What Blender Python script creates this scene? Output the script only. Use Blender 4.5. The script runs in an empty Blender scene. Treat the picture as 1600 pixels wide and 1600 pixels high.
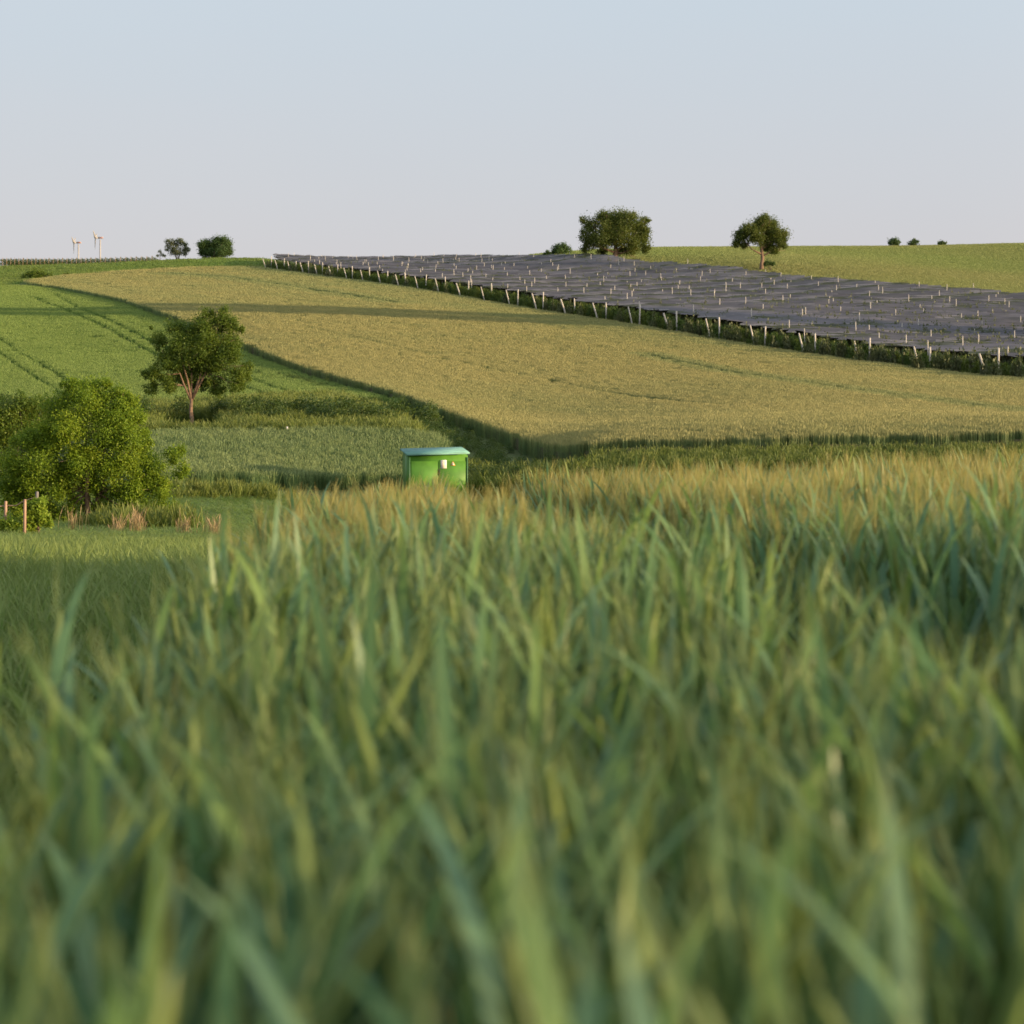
import bpy, math, random
import numpy as np

# ------------------------------------------------------------------ camera, sky, sun, exposure
R = math.radians
sc = bpy.context.scene
COL = sc.collection
F = 3332.0      # focal length in picture widths/1600
YH = 660.0      # picture row of the eye level
cam_d = bpy.data.cameras.new('camera')
cam = bpy.data.objects.new('camera', cam_d)
COL.objects.link(cam)
cam.location = (0, 0, 0)
cam.rotation_euler = (R(90), 0, 0)
cam_d.sensor_width = 24.0
cam_d.lens = 24.0 * F / 1600.0
cam_d.shift_y = -(800.0 - YH) / 1600.0
cam_d.clip_start = 0.05
cam_d.clip_end = 20000
cam_d.dof.use_dof = True
cam_d.dof.focus_distance = 30.0
cam_d.dof.aperture_fstop = 3.5
sc.camera = cam

SUN_EL, SUN_AZ = R(5.6), R(110.0)      # azimuth clockwise from the view direction
SUN_V = (math.cos(SUN_EL) * math.sin(SUN_AZ), math.cos(SUN_EL) * math.cos(SUN_AZ), math.sin(SUN_EL))
world = bpy.data.worlds.new('World')
sc.world = world
world.use_nodes = True
wn = world.node_tree
bg = wn.nodes['Background']
SKY_GAIN = 3.3
sky = wn.nodes.new('ShaderNodeTexSky')
sky.sky_type = 'NISHITA'
sky.sun_disc = False
sky.sun_elevation = SUN_EL
sky.sun_rotation = SUN_AZ
sky.air_density = 1.0
sky.dust_density = 1.0
sky.ozone_density = 1.0
# the evening sky away from the sun: pinkish grey near the horizon, pale blue above
tcw = wn.nodes.new('ShaderNodeTexCoord'); sep = wn.nodes.new('ShaderNodeSeparateXYZ')
wn.links.new(tcw.outputs['Generated'], sep.inputs[0])
rmp = wn.nodes.new('ShaderNodeValToRGB')
for i_, (p_, c_) in enumerate(((0.0, (.645, .58, .605)), (.05, (.635, .60, .64)), (.11, (.62, .635, .69)), (.2, (.60, .68, .765)), (.45, (.46, .57, .72)), (1.0, (.36, .46, .62)))):
    e_ = rmp.color_ramp.elements[i_] if i_ < 2 else rmp.color_ramp.elements.new(p_)
    e_.position = p_; e_.color = (*c_, 1)
wn.links.new(sep.outputs[2], rmp.inputs[0])
scl_ = wn.nodes.new('ShaderNodeMix'); scl_.data_type = 'RGBA'; scl_.blend_type = 'MULTIPLY'; scl_.inputs[0].default_value = 1
wn.links.new(rmp.outputs[0], scl_.inputs[6]); scl_.inputs[7].default_value = (SKY_GAIN, SKY_GAIN, SKY_GAIN, 1)
skm = wn.nodes.new('ShaderNodeMix'); skm.data_type = 'RGBA'; skm.inputs[0].default_value = .93
# the sky brightens and warms towards the low sun behind the camera
dt = wn.nodes.new('ShaderNodeVectorMath'); dt.operation = 'DOT_PRODUCT'
wn.links.new(tcw.outputs['Generated'], dt.inputs[0]); dt.inputs[1].default_value = SUN_V
glow = wn.nodes.new('ShaderNodeMapRange'); glow.interpolation_type = 'SMOOTHSTEP'
glow.inputs[1].default_value = -.15; glow.inputs[2].default_value = 1.0; glow.inputs[3].default_value = 0; glow.inputs[4].default_value = 1
wn.links.new(dt.outputs['Value'], glow.inputs[0])
gm = wn.nodes.new('ShaderNodeMix'); gm.data_type = 'RGBA'; gm.blend_type = 'MULTIPLY'
gc = wn.nodes.new('ShaderNodeMix'); gc.data_type = 'RGBA'
wn.links.new(glow.outputs[0], gc.inputs[0]); gc.inputs[6].default_value = (1, 1, 1, 1); gc.inputs[7].default_value = (4.3, 3.6, 2.7, 1)
gm.inputs[0].default_value = 1
wn.links.new(scl_.outputs[2], gm.inputs[6]); wn.links.new(gc.outputs[2], gm.inputs[7])
wn.links.new(sky.outputs[0], skm.inputs[6]); wn.links.new(gm.outputs[2], skm.inputs[7])
# very faint thin high cloud
cmap = wn.nodes.new('ShaderNodeMapping'); cmap.inputs['Scale'].default_value = (2.2, 2.2, 9)
cno = wn.nodes.new('ShaderNodeTexNoise'); cno.inputs['Scale'].default_value = 2.6; cno.inputs['Detail'].default_value = 5
wn.links.new(tcw.outputs['Generated'], cmap.inputs[0]); wn.links.new(cmap.outputs[0], cno.inputs['Vector'])
cmr = wn.nodes.new('ShaderNodeMapRange'); cmr.inputs[1].default_value = .4; cmr.inputs[2].default_value = .75; cmr.inputs[3].default_value = 0; cmr.inputs[4].default_value = .12
wn.links.new(cno.outputs[0], cmr.inputs[0])
cmx = wn.nodes.new('ShaderNodeMix'); cmx.data_type = 'RGBA'; wn.links.new(cmr.outputs[0], cmx.inputs[0])
wn.links.new(skm.outputs[2], cmx.inputs[6]); cmx.inputs[7].default_value = (2.25, 2.2, 2.3, 1)
wn.links.new(cmx.outputs[2], bg.inputs[0])
bg.inputs[1].default_value = 0.15
sun_d = bpy.data.lights.new('sun', 'SUN')
sun = bpy.data.objects.new('sun', sun_d)
COL.objects.link(sun)
sun_d.energy = 4.1
sun_d.angle = R(0.6)
sun_d.color = (1.0, 0.72, 0.41)
from mathutils import Vector
sun.rotation_euler = Vector(SUN_V).to_track_quat('Z', 'Y').to_euler()
sc.view_settings.view_transform = 'Standard'
sc.view_settings.look = 'None'
sc.view_settings.gamma = 1
sc.view_settings.exposure = 1.0
sc.cycles.max_bounces = 7
sc.cycles.diffuse_bounces = 3
sc.cycles.transparent_max_bounces = 6

rng = np.random.default_rng(7)
random.seed(7)

# ------------------------------------------------------------------ terrain: height from a few surveyed points
CTRL=[ # u, depth, image row of the ground
(-500,15,985),(0,14,992),(300,14,1000),(800,15,975),(1200,15,950),(1600,15,932),(2100,15,918),
(-500,30,880),(0,30,890),(300,30,893),(800,30,880),(1200,30,855),(1600,30,838),(2100,30,828),
(-500,60,830),(0,60,838),(300,60,842),(600,60,846),(900,60,850),(1250,60,840),(1600,60,830),(2100,60,820),
(-500,78,812),(0,78,818),(300,78,818),(600,80,818),
(-500,105,765),(0,105,765),(350,100,778),(600,107,783),(850,104,782),(1200,98,785),(1600,96,785),(2100,96,780),
(0,135,700),(400,140,692),(650,140,694),(880,122,727),(930,118,722),(1250,115,712),(1600,112,709),(2100,110,705),
(-500,160,655),(0,160,660),(300,155,666),(600,165,655),
(0,190,640),(300,180,641),(640,190,637),
(-500,270,560),(0,270,560),(230,280,556),(400,270,555),
(-500,380,486),(0,380,487),(250,350,495),
(-500,500,450),(0,500,450),(100,480,456),(-500,600,430),(0,600,430),(250,600,424),
(-500,690,417),(0,690,416.5),(200,700,410),(330,720,405),(420,700,404.5),
(1200,150,670),(1200,200,622),(1600,150,668),(1600,190,630),(800,170,672),(800,250,582),
(1552,235,600),(1264,277,562),(1000,333,514),(848,375,491),(693,431,463),(574,487,445),(479,544,431),(420,586,423),
(1900,200,624),(2200,200,624),
(1600,330,540),(1600,430,480),(1900,400,496),(1400,460,463),(1200,520,441),(1000,570,425),(860,610,418),(600,650,418),(500,660,416),
(960,600,408.5),(1195,545,421),(1600,600,430),(1250,700,398),(1000,800,390),(1600,760,400),(1250,880,387),(1600,900,382),(2100,900,378),(2100,600,425),
(820,700,402),
(-500,900,452),(0,900,450),(400,900,442),(800,960,420),(1200,1100,410),(1600,1150,405),(2100,1150,400),
(-500,2600,523),(0,2600,523),(400,2600,520),(800,2600,518),(1200,2600,515),(1600,2600,513),(2100,2600,512),
]
C=np.array(CTRL,float)
def co(u,d): return np.stack([np.asarray(u)/500.0, 2.4*np.log(np.asarray(d))],-1)
P=co(C[:,0],C[:,1])
def ker(r2): return np.where(r2>1e-12, r2*np.log(r2+1e-12),0)
def fit():
    n=len(P); K=ker(((P[:,None]-P[None])**2).sum(-1)) + 0.004*np.eye(n)
    A=np.hstack([np.ones((n,1)),P]); M=np.block([[K,A],[A.T,np.zeros((3,3))]])
    return np.linalg.solve(M,np.r_[C[:,2],0,0,0])
RBFW=fit()
def rows(u,d):
    u=np.clip(np.asarray(u,float),-500,2100); d=np.clip(np.asarray(d,float),13,2600)
    sh=np.broadcast(u,d).shape
    u=np.broadcast_to(u,sh).ravel(); d=np.broadcast_to(d,sh).ravel()
    out=np.empty(u.size)
    for i in range(0,u.size,20000):
        q=co(u[i:i+20000],d[i:i+20000]); r2=((q[:,None]-P[None])**2).sum(-1)
        out[i:i+20000]=ker(r2)@RBFW[:-3]+RBFW[-3]+q@RBFW[-2:]
    return out.reshape(sh)

def smooth(t):
    t = np.clip(t, 0, 1)
    return t * t * (3 - 2 * t)

def Z(x, y):
    """ground height at plan position (x right, y forward), eye level is 0"""
    x = np.asarray(x, float); y = np.asarray(y, float)
    x, y = np.broadcast_arrays(x, y)
    d = np.maximum(y, 13.0)
    u = 800 + F * x / np.maximum(d, 1.0)
    far = (YH - rows(u, d)) / F * np.clip(y, 13.0, None)
    yy = np.clip(y, -15, 40)
    near = -1.24 - 0.0125 * yy + 0.039 * np.clip(x, 0, 3.2) + 0.075 * np.clip(x, -4, 0) - 0.03 * np.clip(x - 3.2, 0, 16)
    w = smooth((y - 9.0) / 11.0)
    return near * (1 - w) + far * w

_dd = np.geomspace(62, 1000, 500)
_cache = {}
def depth(u, py):
    """depth of the ground seen at picture column u, row py"""
    k = round(u)
    if k not in _cache:
        r = rows(k, _dd); i = int(r.argmin()) + 1
        _cache[k] = (np.minimum.accumulate(r[:i])[::-1], _dd[:i][::-1])
    return float(np.interp(py, *_cache[k]))
def at(u, py):
    d = depth(u, py)
    return np.array([(u - 800) / F * d, d])
def plan(u, d):
    return np.array([(u - 800) / F * d, d])

# ------------------------------------------------------------------ helpers
def tag(o, label=None, cat=None, group=None, kind=None):
    if label: o['label'] = label
    if cat: o['category'] = cat
    if group: o['group'] = group
    if kind: o['kind'] = kind
    return o

def make_mesh(name, v, faces, mats, mi=None, attrs=None, shade=False):
    """faces: list of (n,k) integer arrays"""
    me = bpy.data.meshes.new(name)
    v = np.asarray(v, np.float32)
    me.vertices.add(len(v))
    me.vertices.foreach_set('co', v.ravel())
    loops = []; starts = []; n = 0
    for f in faces:
        f = np.asarray(f, np.int32)
        if len(f) == 0: continue
        loops.append(f.ravel()); starts.append(n + np.arange(len(f)) * f.shape[1]); n += f.size
    if n:
        loops = np.concatenate(loops); starts = np.concatenate(starts)
        me.loops.add(n); me.loops.foreach_set('vertex_index', loops.astype(np.int32))
        me.polygons.add(len(starts)); me.polygons.foreach_set('loop_start', starts.astype(np.int32))
        if mi is not None: me.polygons.foreach_set('material_index', np.asarray(mi, np.int32))
        if shade: me.polygons.foreach_set('use_smooth', np.ones(len(starts), bool))
    for m in (mats if isinstance(mats, (list, tuple)) else [mats]):
        if m: me.materials.append(m)
    for k, a in (attrs or {}).items():
        a = np.asarray(a)
        if a.ndim == 2:
            at_ = me.attributes.new(k, 'FLOAT_VECTOR', 'POINT'); at_.data.foreach_set('vector', a.astype(np.float32).ravel())
        elif a.dtype.kind == 'i':
            at_ = me.attributes.new(k, 'INT', 'POINT'); at_.data.foreach_set('value', a.astype(np.int32))
        else:
            at_ = me.attributes.new(k, 'FLOAT', 'POINT'); at_.data.foreach_set('value', a.astype(np.float32))
    me.update(calc_edges=True)
    me.validate()
    return me

def obj(name, me, parent=None, loc=(0, 0, 0)):
    o = bpy.data.objects.new(name, me)
    COL.objects.link(o)
    o.location = loc
    if parent: o.parent = parent
    return o
def empty(name, loc):
    return obj(name, None, None, loc)

class MB:
    """collects shapes into one mesh"""
    def __init__(s): s.v = []; s.f = {3: [], 4: []}; s.n = 0
    def add(s, v, f):
        v = np.asarray(v, float)
        for q in f: s.f[len(q)].append([i + s.n for i in q])
        s.v.append(v); s.n += len(v)
    def arr(s, v, f):
        s.f[f.shape[1]].extend((f + s.n).tolist()); s.v.append(np.asarray(v, float)); s.n += len(v)
    def box(s, c, size, rz=0, bev=0.0):
        c = np.array(c, float); h = np.array(size, float) / 2
        if bev <= 0:
            v = np.array([[x, y, z] for z in (-1, 1) for x, y in ((-1, -1), (1, -1), (1, 1), (-1, 1))]) * h
            f = [(3, 2, 1, 0), (4, 5, 6, 7), (0, 1, 5, 4), (1, 2, 6, 5), (2, 3, 7, 6), (3, 0, 4, 7)]
        else:
            b = min(bev, h.min() * .9)
            ring = lambda z, i: [[-h[0] + i, -h[1] + i + (b if i == 0 else 0), z], [-h[0] + i + (b if i == 0 else 0), -h[1] + i, z], [h[0] - i - (b if i == 0 else 0), -h[1] + i, z], [h[0] - i, -h[1] + i + (b if i == 0 else 0), z],
                                 [h[0] - i, h[1] - i - (b if i == 0 else 0), z], [h[0] - i - (b if i == 0 else 0), h[1] - i, z], [-h[0] + i + (b if i == 0 else 0), h[1] - i, z], [-h[0] + i, h[1] - i - (b if i == 0 else 0), z]]
            v = np.array(ring(-h[2], 0) + ring(h[2], 0))
            f = [(i, (i + 1) % 8, 8 + (i + 1) % 8, 8 + i) for i in range(8)]
            f += [(8, 9, 10, 11), (8, 11, 12, 15), (12, 13, 14, 15), (3, 2, 1, 0), (7, 4, 3, 0), (7, 6, 5, 4)]
        if rz:
            cs, sn = math.cos(rz), math.sin(rz)
            v = np.stack([v[:, 0] * cs - v[:, 1] * sn, v[:, 0] * sn + v[:, 1] * cs, v[:, 2]], 1)
        s.add(v + c, f)
    def tube(s, pts, rad, n=7, cap=True):
        pts = np.asarray(pts, float); m = len(pts)
        rad = np.broadcast_to(np.asarray(rad, float), (m,))
        t = np.gradient(pts, axis=0); t /= np.linalg.norm(t, axis=1)[:, None] + 1e-9
        ref = np.array([0.3, 0.9, 0.1]) if abs(t[0] @ np.array([0, 0, 1])) > .7 else np.array([0, 0, 1.0])
        a = np.cross(t, ref); a /= np.linalg.norm(a, axis=1)[:, None] + 1e-9
        b = np.cross(t, a)
        th = np.arange(n) / n * 2 * math.pi
        v = pts[:, None] + rad[:, None, None] * (np.cos(th)[None, :, None] * a[:, None] + np.sin(th)[None, :, None] * b[:, None])
        v = v.reshape(-1, 3)
        f = [(i * n + j, i * n + (j + 1) % n, (i + 1) * n + (j + 1) % n, (i + 1) * n + j) for i in range(m - 1) for j in range(n)]
        if cap:
            v = np.vstack([v, pts[0], pts[-1]])
            f += [(m * n, (j + 1) % n, j) for j in range(n)] + [(m * n + 1, (m - 1) * n + j, (m - 1) * n + (j + 1) % n) for j in range(n)]
        s.add(v, f)
    def build(s, name, mat, parent=None, loc=(0, 0, 0), shade=False):
        me = make_mesh(name, np.vstack(s.v), [np.array(s.f[k]) for k in (3, 4) if s.f[k]], mat, shade=shade)
        return obj(name, me, parent, loc)

# ------------------------------------------------------------------ materials
def new_mat(name):
    m = bpy.data.materials.new(name); m.use_nodes = True
    nt = m.node_tree; nt.nodes.clear()
    return m, nt, nt.nodes.new('ShaderNodeOutputMaterial')
def N(nt, t, **k):
    n = nt.nodes.new(t)
    for a, b in k.items(): setattr(n, a, b)
    return n
def ramp(nt, fac, cols):
    r = N(nt, 'ShaderNodeValToRGB')
    e = r.color_ramp.elements
    for i, c in enumerate(cols):
        p = i / (len(cols) - 1)
        x = e[0] if i == 0 else (e[1] if i == len(cols) - 1 else e.new(p))
    for i, c in enumerate(cols):
        e[i].position = i / (len(cols) - 1); e[i].color = (*c, 1)
    nt.links.new(fac, r.inputs[0])
    return r.outputs[0]
def mixc(nt, fac, a, b, mode='MIX'):
    m = N(nt, 'ShaderNodeMix', data_type='RGBA', blend_type=mode)
    for s_, val in ((m.inputs[0], fac), (m.inputs[6], a), (m.inputs[7], b)):
        if hasattr(val, 'links'): nt.links.new(val, s_)
        elif isinstance(val, (int, float)): s_.default_value = val
        else: s_.default_value = (*val, 1)
    return m.outputs[2]

def leaf_mat(name, cols, ear=None, tint=None, trans=0.35, rough=0.55, by='random', spec=0.3, leafvar=None):
    """cols: per plant colours; ear: colour where attribute ear=1; tint: colour where the instance attribute tint=1"""
    m, nt, out = new_mat(name)
    if by == 'random':
        fac = N(nt, 'ShaderNodeObjectInfo').outputs['Random']
    else:
        a = N(nt, 'ShaderNodeAttribute'); a.attribute_name = 'var'; fac = a.outputs['Fac']
    c = ramp(nt, fac, cols)
    if leafvar:
        a = N(nt, 'ShaderNodeAttribute'); a.attribute_name = 'var'
        c = mixc(nt, a.outputs['Fac'], c, leafvar)
    if tint:
        a = N(nt, 'ShaderNodeAttribute'); a.attribute_name = 'tint'; a.attribute_type = 'INSTANCER'
        c = mixc(nt, a.outputs['Fac'], c, tint)
    if ear:
        a = N(nt, 'ShaderNodeAttribute'); a.attribute_name = 'ear'
        if tint:
            a2 = N(nt, 'ShaderNodeAttribute'); a2.attribute_name = 'tint'; a2.attribute_type = 'INSTANCER'
            e = mixc(nt, a2.outputs['Fac'], ear, tuple(0.55 * x + 0.45 * y for x, y in zip(ear, tint)))
        else: e = ear
        c = mixc(nt, a.outputs['Fac'], c, e)
    p = N(nt, 'ShaderNodeBsdfPrincipled')
    nt.links.new(c, p.inputs['Base Color']); p.inputs['Roughness'].default_value = rough
    p.inputs['Specular IOR Level'].default_value = spec
    t = N(nt, 'ShaderNodeBsdfTranslucent')
    nt.links.new(mixc(nt, 0.5, c, (0.16, 0.22, 0.03)) if not ear else c, t.inputs[0])
    mx = N(nt, 'ShaderNodeMixShader'); mx.inputs[0].default_value = trans
    nt.links.new(p.outputs[0], mx.inputs[1]); nt.links.new(t.outputs[0], mx.inputs[2])
    nt.links.new(mx.outputs[0], out.inputs[0])
    return m

def solid(name, col, rough=0.6, noise=0.12, scale=6.0, col2=None, metallic=0.0, bump=0.0):
    m, nt, out = new_mat(name)
    tc = N(nt, 'ShaderNodeTexCoord'); n = N(nt, 'ShaderNodeTexNoise')
    n.inputs['Scale'].default_value = scale; n.inputs['Detail'].default_value = 6
    nt.links.new(tc.outputs['Object'], n.inputs['Vector'])
    c2 = col2 or tuple(x * (1 - 2.5 * noise) for x in col)
    mr = N(nt, 'ShaderNodeMapRange'); mr.inputs[1].default_value = .35; mr.inputs[2].default_value = .65
    nt.links.new(n.outputs[0], mr.inputs[0])
    c = mixc(nt, mr.outputs[0], col, c2)
    p = N(nt, 'ShaderNodeBsdfPrincipled'); nt.links.new(c, p.inputs['Base Color'])
    p.inputs['Specular IOR Level'].default_value = .05 if rough > .9 else .4
    p.inputs['Roughness'].default_value = rough; p.inputs['Metallic'].default_value = metallic
    if bump:
        b = N(nt, 'ShaderNodeBump'); b.inputs['Strength'].default_value = bump; b.inputs['Distance'].default_value = 0.03
        nt.links.new(n.outputs[0], b.inputs['Height']); nt.links.new(b.outputs[0], p.inputs['Normal'])
    nt.links.new(p.outputs[0], out.inputs[0])
    return m

M = {}
M['soil'] = solid('soil', (0.10, 0.085, 0.045), 0.95, scale=1.5, col2=(0.06, 0.075, 0.03), bump=.4)
M['track'] = solid('track', (0.09, 0.085, 0.08), 0.95, scale=1.0, bump=.3)
M['tyre'] = solid('tyre', (0.04, 0.055, 0.02), 0.95, scale=1.0)
M['bark'] = solid('bark', (0.22, 0.14, 0.09), 0.9, scale=4.0, col2=(0.10, 0.065, 0.045), bump=.5)
M['barkdark'] = solid('barkdark', (0.13, 0.085, 0.06), 0.9, scale=3.0, col2=(0.06, 0.045, 0.035), bump=.5)
M['post'] = solid('post', (0.50, 0.46, 0.41), 0.85, scale=2.0, noise=.1)
M['postwood'] = solid('postwood', (0.36, 0.23, 0.16), 0.85, scale=8.0, bump=.4)
M['white'] = solid('white', (0.36, 0.34, 0.33), 0.6, noise=.03)
M['greypost'] = solid('greypost', (0.2, 0.18, 0.17), 0.85, scale=8.0, bump=.3)
M['stake'] = solid('stake', (0.5, 0.5, 0.48), 0.6)
M['red'] = solid('red', (0.40, 0.17, 0.17), 0.6, noise=.05)
M['shedgreen'] = solid('shedgreen', (0.08, 0.22, 0.018), 0.55, noise=.10, scale=2.0)
M['shedtrim'] = solid('shedtrim', (0.05, 0.13, 0.05), 0.5, noise=.06)
M['roof'] = solid('roof', (0.17, 0.36, 0.29), 0.7, noise=.12, scale=3.0)
M['dark'] = solid('dark', (0.03, 0.035, 0.03), 0.6)
M['paper'] = solid('paper', (0.75, 0.70, 0.62), 0.6, noise=.04)
M['orange'] = solid('orange', (0.75, 0.32, 0.06), 0.5, noise=.04)
M['ink'] = solid('ink', (0.05, 0.04, 0.03), 0.6)
M['leaf_bush'] = leaf_mat('leaf_bush', [(0.10, 0.17, 0.010), (0.17, 0.26, 0.016), (0.26, 0.33, 0.022)], by='var', trans=.48)
M['leaf_tree'] = leaf_mat('leaf_tree', [(0.055, 0.10, 0.012), (0.095, 0.15, 0.016), (0.15, 0.195, 0.022)], by='var', trans=.42)
M['leaf_walnut'] = leaf_mat('leaf_walnut', [(0.05, 0.078, 0.012), (0.08, 0.105, 0.016), (0.12, 0.135, 0.024)], by='var', trans=.34)
M['leaf_pale'] = leaf_mat('leaf_pale', [(0.08, 0.10, 0.06), (0.12, 0.14, 0.08), (0.15, 0.17, 0.10)], by='var', trans=.3)
M['leaf_dense'] = leaf_mat('leaf_dense', [(0.035, 0.07, 0.02), (0.05, 0.095, 0.025), (0.07, 0.115, 0.03)], by='var', trans=.25)
M['leaf_vine'] = leaf_mat('leaf_vine', [(0.18, 0.28, 0.025), (0.26, 0.36, 0.035), (0.34, 0.42, 0.05)], by='var', trans=.5)
M['leaf_vineyard'] = leaf_mat('leaf_vineyard', [(0.05, 0.08, 0.02), (0.07, 0.10, 0.03), (0.11, 0.12, 0.04)], by='var', trans=.3)
M['crop_near'] = leaf_mat('crop_near', [(0.12, 0.235, 0.135), (0.145, 0.265, 0.11), (0.185, 0.28, 0.065)], ear=(0.42, 0.34, 0.10), trans=.48, rough=.42, spec=.5, leafvar=(0.20, 0.29, 0.06))
M['net_leaf'] = leaf_mat('net_leaf', [(0.055, 0.068, 0.032), (0.075, 0.085, 0.04), (0.095, 0.10, 0.05)], tint=(0.10, 0.115, 0.04), trans=.25)
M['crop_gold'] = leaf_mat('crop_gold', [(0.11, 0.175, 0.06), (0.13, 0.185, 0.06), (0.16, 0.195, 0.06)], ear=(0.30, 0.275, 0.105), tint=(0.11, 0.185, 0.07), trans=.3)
M['crop_green'] = leaf_mat('crop_green', [(0.10, 0.185, 0.03), (0.125, 0.21, 0.035), (0.145, 0.225, 0.04)], ear=(0.20, 0.27, 0.065), tint=(0.075, 0.15, 0.035), trans=.35)
M['crop_far'] = leaf_mat('crop_far', [(0.12, 0.185, 0.035), (0.135, 0.20, 0.04), (0.155, 0.21, 0.05)], ear=(0.22, 0.27, 0.08), tint=(0.25, 0.235, 0.09), trans=.35)
M['crop_patch'] = leaf_mat('crop_patch', [(0.085, 0.15, 0.05), (0.105, 0.17, 0.055), (0.125, 0.18, 0.06)], ear=(0.19, 0.235, 0.09), tint=(0.07, 0.14, 0.045), trans=.3)
M['grass'] = leaf_mat('grass', [(0.095, 0.20, 0.03), (0.125, 0.235, 0.035), (0.165, 0.25, 0.045)], ear=(0.19, 0.25, 0.07), tint=(0.17, 0.215, 0.045), trans=.42)
M['weeds'] = leaf_mat('weeds', [(0.055, 0.115, 0.016), (0.085, 0.145, 0.022), (0.125, 0.17, 0.025)], ear=(0.16, 0.19, 0.045), tint=(0.16, 0.185, 0.025), trans=.36)
M['drygrass'] = leaf_mat('drygrass', [(0.22, 0.17, 0.08), (0.26, 0.20, 0.09), (0.18, 0.18, 0.07)], ear=(0.36, 0.25, 0.14), trans=.3)
M['undershrub'] = leaf_mat('undershrub', [(0.025, 0.055, 0.010), (0.04, 0.078, 0.014), (0.06, 0.095, 0.016)], tint=(0.09, 0.12, 0.018), trans=.28)
M['orchard_leaf'] = leaf_mat('orchard_leaf', [(0.04, 0.075, 0.012), (0.055, 0.095, 0.016), (0.085, 0.12, 0.02)], tint=(0.12, 0.14, 0.022), trans=.33)

def ground_mat():
    m, nt, out = new_mat('ground')
    tc = N(nt, 'ShaderNodeTexCoord')
    n1 = N(nt, 'ShaderNodeTexNoise'); n1.inputs['Scale'].default_value = 0.02; n1.inputs['Detail'].default_value = 8
    n2 = N(nt, 'ShaderNodeTexNoise'); n2.inputs['Scale'].default_value = 0.9; n2.inputs['Detail'].default_value = 8
    nt.links.new(tc.outputs['Object'], n1.inputs['Vector']); nt.links.new(tc.outputs['Object'], n2.inputs['Vector'])
    c = ramp(nt, n1.outputs[0], [(0.06, 0.10, 0.025), (0.09, 0.12, 0.035), (0.13, 0.14, 0.05)])
    c = mixc(nt, n2.outputs[0], c, (0.07, 0.08, 0.03))
    p = N(nt, 'ShaderNodeBsdfPrincipled'); nt.links.new(c, p.inputs['Base Color']); p.inputs['Roughness'].default_value = .95
    p.inputs['Specular IOR Level'].default_value = .1
    b = N(nt, 'ShaderNodeBump'); b.inputs['Strength'].default_value = .6; b.inputs['Distance'].default_value = .2
    nt.links.new(n2.outputs[0], b.inputs['Height']); nt.links.new(b.outputs[0], p.inputs['Normal'])
    nt.links.new(p.outputs[0], out.inputs[0])
    return m
M['ground'] = ground_mat()

def net_mat():
    m, nt, out = new_mat('net')
    tc = N(nt, 'ShaderNodeTexCoord')
    mp = N(nt, 'ShaderNodeMapping'); mp.inputs['Rotation'].default_value = (0, 0, .347); mp.inputs['Scale'].default_value = (.06, .5, .5)
    nt.links.new(tc.outputs['Object'], mp.inputs['Vector'])
    n = N(nt, 'ShaderNodeTexNoise'); n.inputs['Scale'].default_value = 1.0; n.inputs['Detail'].default_value = 9; n.inputs['Roughness'].default_value = .65
    nt.links.new(mp.outputs[0], n.inputs['Vector'])
    mr = N(nt, 'ShaderNodeMapRange'); mr.inputs[1].default_value = .3; mr.inputs[2].default_value = .7
    nt.links.new(n.outputs[0], mr.inputs[0])
    c = ramp(nt, mr.outputs[0], [(0.09, 0.09, 0.088), (0.13, 0.123, 0.134), (0.175, 0.16, 0.176)])
    oi = N(nt, 'ShaderNodeObjectInfo')
    hm = N(nt, 'ShaderNodeMapRange'); hm.inputs[3].default_value = .78; hm.inputs[4].default_value = 1.22
    nt.links.new(oi.outputs['Random'], hm.inputs[0])
    ml = N(nt, 'ShaderNodeVectorMath', operation='SCALE'); nt.links.new(c, ml.inputs[0]); nt.links.new(hm.outputs[0], ml.inputs['Scale'])
    d = N(nt, 'ShaderNodeBsdfDiffuse'); nt.links.new(ml.outputs[0], d.inputs[0])
    t = N(nt, 'ShaderNodeBsdfTransparent')
    mx = N(nt, 'ShaderNodeMixShader'); mx.inputs[0].default_value = .14
    nt.links.new(d.outputs[0], mx.inputs[1]); nt.links.new(t.outputs[0], mx.inputs[2])
    nt.links.new(mx.outputs[0], out.inputs[0])
    return m
M['net'] = net_mat()
M['net_seam'] = solid('net_seam', (0.055, 0.06, 0.042), 0.95, scale=.5, col2=(0.085, 0.09, 0.06))
M['net_edge'] = solid('net_edge', (0.21, 0.195, 0.20), 0.95, scale=.5)

# ------------------------------------------------------------------ ground sheet
def axis(pos, step, lim, ratio):
    a = list(np.arange(0, pos, step)); s = step
    while a[-1] < lim:
        a.append(a[-1] + s); s *= ratio
    return np.array(a)
gy = np.concatenate([-axis(20, 2, 400, 1.25)[:0:-1], axis(60, 1.0, 700, 1.006)])
gy = np.concatenate([gy, axis(1, 1, 9000, 1.12)[6:] * 1.0 + gy[-1]])
gx = axis(40, 1.25, 9000, 1.045); gx = np.concatenate([-gx[:0:-1], gx])
GX, GY = np.meshgrid(gx, gy)
GZ = Z(GX, GY)
nx, ny = len(gx), len(gy)
idx = np.arange(nx * ny).reshape(ny, nx)
quads = np.stack([idx[:-1, :-1], idx[:-1, 1:], idx[1:, 1:], idx[1:, :-1]], -1).reshape(-1, 4)
ground = obj('ground', make_mesh('ground', np.stack([GX, GY, GZ], -1).reshape(-1, 3), [quads], M['ground'], shade=True))
tag(ground, kind='structure')

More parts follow.
